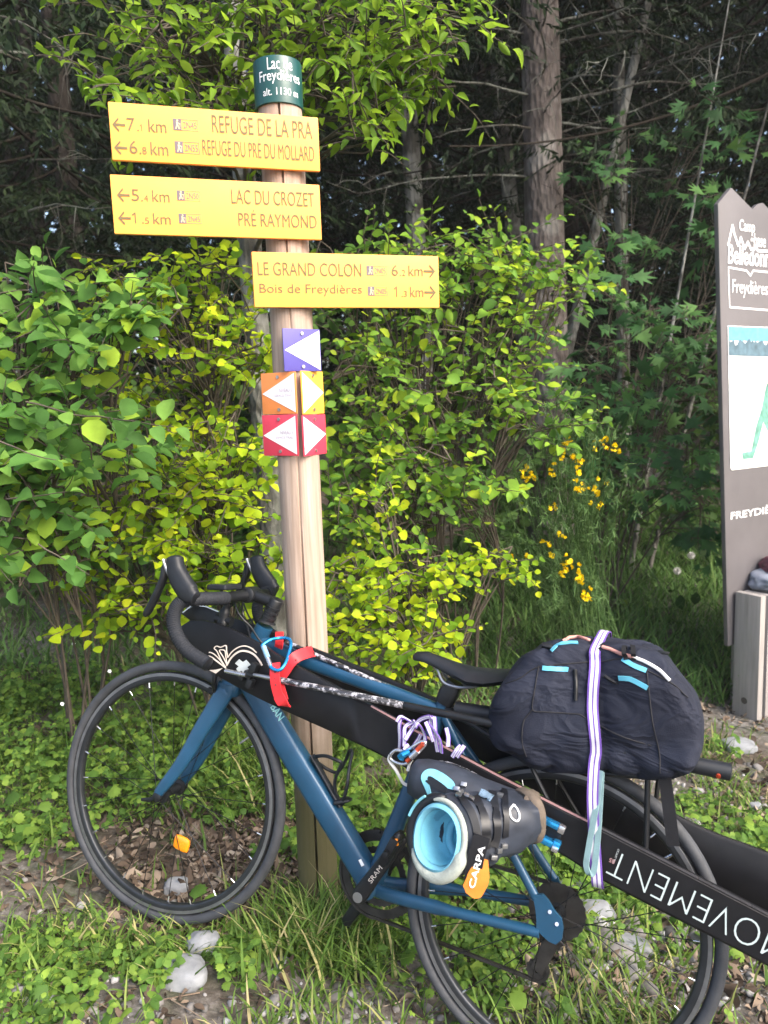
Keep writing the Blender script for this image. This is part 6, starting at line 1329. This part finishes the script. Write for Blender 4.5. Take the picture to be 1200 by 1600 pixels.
def litter():
    n = 8000; x, y = clumped(n, -2, 2, 1.25, 3.6, lambda a, b: np.clip(.25 + nz(a, b, 2, 8) * 1.5, .06, 1)); k = len(x)
    x2 = rng.normal(-.36, .17, 2600); y2 = rng.uniform(1.8, 2.5, 2600); x3 = rng.uniform(.75, 1.25, 350); y3 = rng.uniform(2.0, 2.6, 350); x = np.concatenate([x, x2, x3]); y = np.concatenate([y, y2, y3]); n = len(x)
    s = rng.uniform(.012, .042, n); fl = rng.normal(size=n)
    tag(link('leaf_litter', scatter('leaf_litter', LONG[0] * np.array([1.2, 1, 1]), LONG[1], np.stack([x, y, gz(x, y) + .004 + rng.uniform(0, .010, n)], 1), rnd(n) * np.array([1, 1, .22]), rnd(n) * .5 + np.array([0, 0, 1]), s * rng.uniform(.6, 1.5, n), s, s * fl * 1.8), LM['litter']), kind='stuff')
    n = 900; x = rng.uniform(-1.6, 1.5, n); y = rng.uniform(1.3, 3, n); s = rng.uniform(.03, .13, n); a = np.stack([x, y, gz(x, y) + .006], 1); th = rng.uniform(0, 6.3, n); b = a + np.stack([np.cos(th) * s, np.sin(th) * s, rng.uniform(-.004, .02, n)], 1)
    tag(link('fallen_twigs', segs('fallen_twigs', a, b, np.full(n, .0018), np.full(n, .0012), 4), LM['litter']), kind='stuff')
litter()
def stones():
    bm = bmesh.new(); bmesh.ops.create_icosphere(bm, subdivisions=2, radius=1); V = np.array([v.co[:] for v in bm.verts]); F = [[v.index for v in f.verts] for f in bm.faces]; bm.free()
    V = V * (1 + .28 * np.array([noise.noise(Vector(v) * 1.3 + Vector((5, 0, 0))) for v in V]))[:, None]; V = np.sign(V) * np.abs(V) ** .85
    gm, t, b = nodes('gravel_stone'); g = t.nodes.new('ShaderNodeNewGeometry'); rp = ramp(t, [(.0, (.09, .085, .08)), (.5, (.18, .17, .165)), (.85, (.28, .27, .265)), (1, (.42, .42, .43))], g.outputs['Random Per Island']); t.links.new(rp.outputs[0], b.inputs['Base Color']); b.inputs['Roughness'].default_value = .9; b.inputs['Specular IOR Level'].default_value = .2
    def put(x, y, s0, s1):
        n = len(x); s = s0 + (s1 - s0) * rng.uniform(0, 1, n) ** 3; return np.stack([x, y, gz(x, y) + s * .15], 1), rnd(n) * np.array([1, 1, .3]), rnd(n) * .4 + np.array([0, 0, 1]), s * rng.uniform(.7, 1.2, n), s, s * rng.uniform(.4, .8, n)
    x, y = clumped(7000, -1.6, 2.0, 1.2, 2.0, lambda a, b: np.clip((1.86 - b) * 1.5 + .5 * (a > .1), .05, 1) * np.clip(.5 + nz(a, b, 3, 2) * 1.4, .1, 1)); q1 = put(x, y, .003, .015)
    x, y = clumped(1400, .3, 2.2, 1.5, 3.0, lambda a, b: np.clip(.4 + nz(a, b, 2, 5), .1, 1)); q2 = put(x, y, .004, .022)
    x = rng.normal(.62, .12, 90); y = rng.normal(1.95, .09, 90); q3 = put(x, y, .012, .042)
    x, y = rng.uniform(-3.5, 4, 1600), rng.uniform(.4, 1.6, 1600); q4 = put(x, y, .004, .016)
    Q = [np.concatenate([a[i] for a in (q1, q2, q3, q4)]) for i in range(6)]
    tag(link('gravel', scatter('gravel', V, F, Q[0], Q[1], Q[2], Q[3], Q[4], Q[5], smooth=True), gm), kind='stuff')
    def rock(px, py, w_, h_, lab, seed, grp, m='rock', z=0.0):
        P0 = np.array([0, 0, 0.0]); q = on_plane(px, py, P0, np.array([0, 0, 1.0]))
        for _ in range(4): q = on_plane(px, py, np.array([0, 0, float(gz(q[0], q[1])) + h_ * .4]), np.array([0, 0, 1.0]))
        bm = bmesh.new(); bmesh.ops.create_icosphere(bm, subdivisions=4, radius=1)
        for v in bm.verts:
            c = Vector(v.co); f = 1 + .25 * noise.noise(c * 1.1 + Vector((seed, 0, 0))) + .07 * noise.noise(c * 4 + Vector((seed, 1, 0))); c = Vector((math.copysign(abs(c.x) ** .72, c.x), math.copysign(abs(c.y) ** .72, c.y), math.copysign(abs(c.z) ** .72, c.z))) * f
            v.co = Vector(q) + Vector((c.x * w_, c.y * w_ * .75, c.z * h_ * .8))
        me = bpy.data.meshes.new('stone'); bm.to_mesh(me); bm.free()
        for f in me.polygons: f.use_smooth = True
        tag(link('stone', me, M[m]), lab, 'stone', grp)
    gp = 'larger pale stones on the verge'
    rock(316, 1477, .040, .040, 'upright chunky pale stone in the grass just below the front wheel', 1, gp); rock(284, 1522, .058, .034, 'broad flat bluish white stone in front of the chunky one', 2, gp)
    rock(68, 1566, .026, .018, 'small white stone in the grass at the lower left corner', 3, gp); rock(442, 1505, .018, .016, 'white pebble sized stone between front wheel and pedal', 4, gp); rock(275, 1385, .034, .028, 'brownish stone seen through the lower part of the front wheel', 8, gp)
    rock(1180, 1262, .024, .024, 'single pointed pale stone on the dirt at the right edge', 5, gp); rock(1155, 1165, .07, .03, 'wide flat grey stone in the grass right of the backpack', 6, gp); rock(930, 1425, .055, .035, 'pale stone behind the rear wheel below the violet strap', 7, gp); rock(985, 1478, .05, .02, 'flat pale stone seen through the right part of the rear wheel', 9, gp); rock(890, 1390, .045, .03, 'angular pale stone behind the spokes near the cassette', 10, gp)
    # peeled stick by the rear derailleur
    a, b = on_plane(822, 1492, np.array([0, 0, .02]), np.array([0, 0, 1.])), on_plane(836, 1540, np.array([0, 0, .0]), np.array([0, 0, 1.])); mb = MB(); mb.tube(smooth_path([a, (a + b) / 2 + np.array([.004, 0, .004]), b], 4), [.004, .008, .010, .011, .011, .011, .010, .009, .006], 10); tag(mb.build('stick', M['wood'], None), 'short peeled stick lying behind the rear wheel', 'stick')
stones()
def small_flowers():
    for i, (px, py, Y, lab) in enumerate(((1080, 868, 4.9, 'white dandelion clock, the upper one in the grass beside the board'), (1058, 892, 4.7, 'white dandelion clock, the lower one in the grass beside the board'))):
        c = at_y(px, py, Y); z0 = float(gz(c[0], c[1])); t = thing('dandelion_clock', (c[0], c[1], z0), lab, 'dandelion', 'dandelion clocks'); n = 260; d = unit(rnd(n)); link('seed_head', segs('seed_head', np.repeat(c[None], n, 0), c + d * .024, np.full(n, .0004), np.full(n, .0011), 3), M['white_cord'], t)
        mb = MB(); mb.tube([np.array([c[0], c[1], min(z0, c[2] - .1)]), c], .002, 6); mb.build('stem', LM['bank'], t)
    for px, py, Y, lab in ((115, 1006, 2.75, 'tiny white flower in the shady weeds, topmost of three'), (171, 1049, 2.6, 'tiny white flower in the weeds nearest the front wheel'), (97, 1100, 2.5, 'tiny white flower in the weeds, lowest of three')):
        c = at_y(px, py, Y); t = thing('white_flower', (c[0], c[1], float(gz(c[0], c[1]))), lab, 'flower', 'tiny white flowers'); k = 6; th = np.arange(k) * 2 * math.pi / k
        link('petals', scatter('petals', ROUND[0], ROUND[1], np.repeat(c[None], k, 0), np.stack([np.cos(th), .1 * np.ones(k), np.sin(th)], 1), np.repeat([[0, -1., .5]], k, 0), np.full(k, .007), np.full(k, .0075)), M['white'], t)
        mb = MB(); mb.tube([np.array([c[0], c[1] + .02, float(gz(c[0], c[1]))]), c + np.array([0, .002, 0])], .0011, 5); mb.build('stem', LM['herb'], t)
small_flowers()

# ------------------------------------------------------------------ thin scattering volume, added to lift the forest blacks
def added_haze():
    mb = MB(); mb.box((1, 8, 6.2), (32, 0, 0), (0, 27, 0), (0, 0, 11.2)); m = bpy.data.materials.new('added_pale_haze'); m.use_nodes = True; t = m.node_tree; t.nodes.clear()
    v = t.nodes.new('ShaderNodeVolumePrincipled'); v.inputs['Density'].default_value = .0016; v.inputs['Color'].default_value = (.92, .94, .97, 1); v.inputs['Anisotropy'].default_value = 0
    o = t.nodes.new('ShaderNodeOutputMaterial'); t.links.new(v.outputs[0], o.inputs['Volume']); tag(mb.build('added_haze', m, None, smooth=False), kind='stuff')
added_haze()
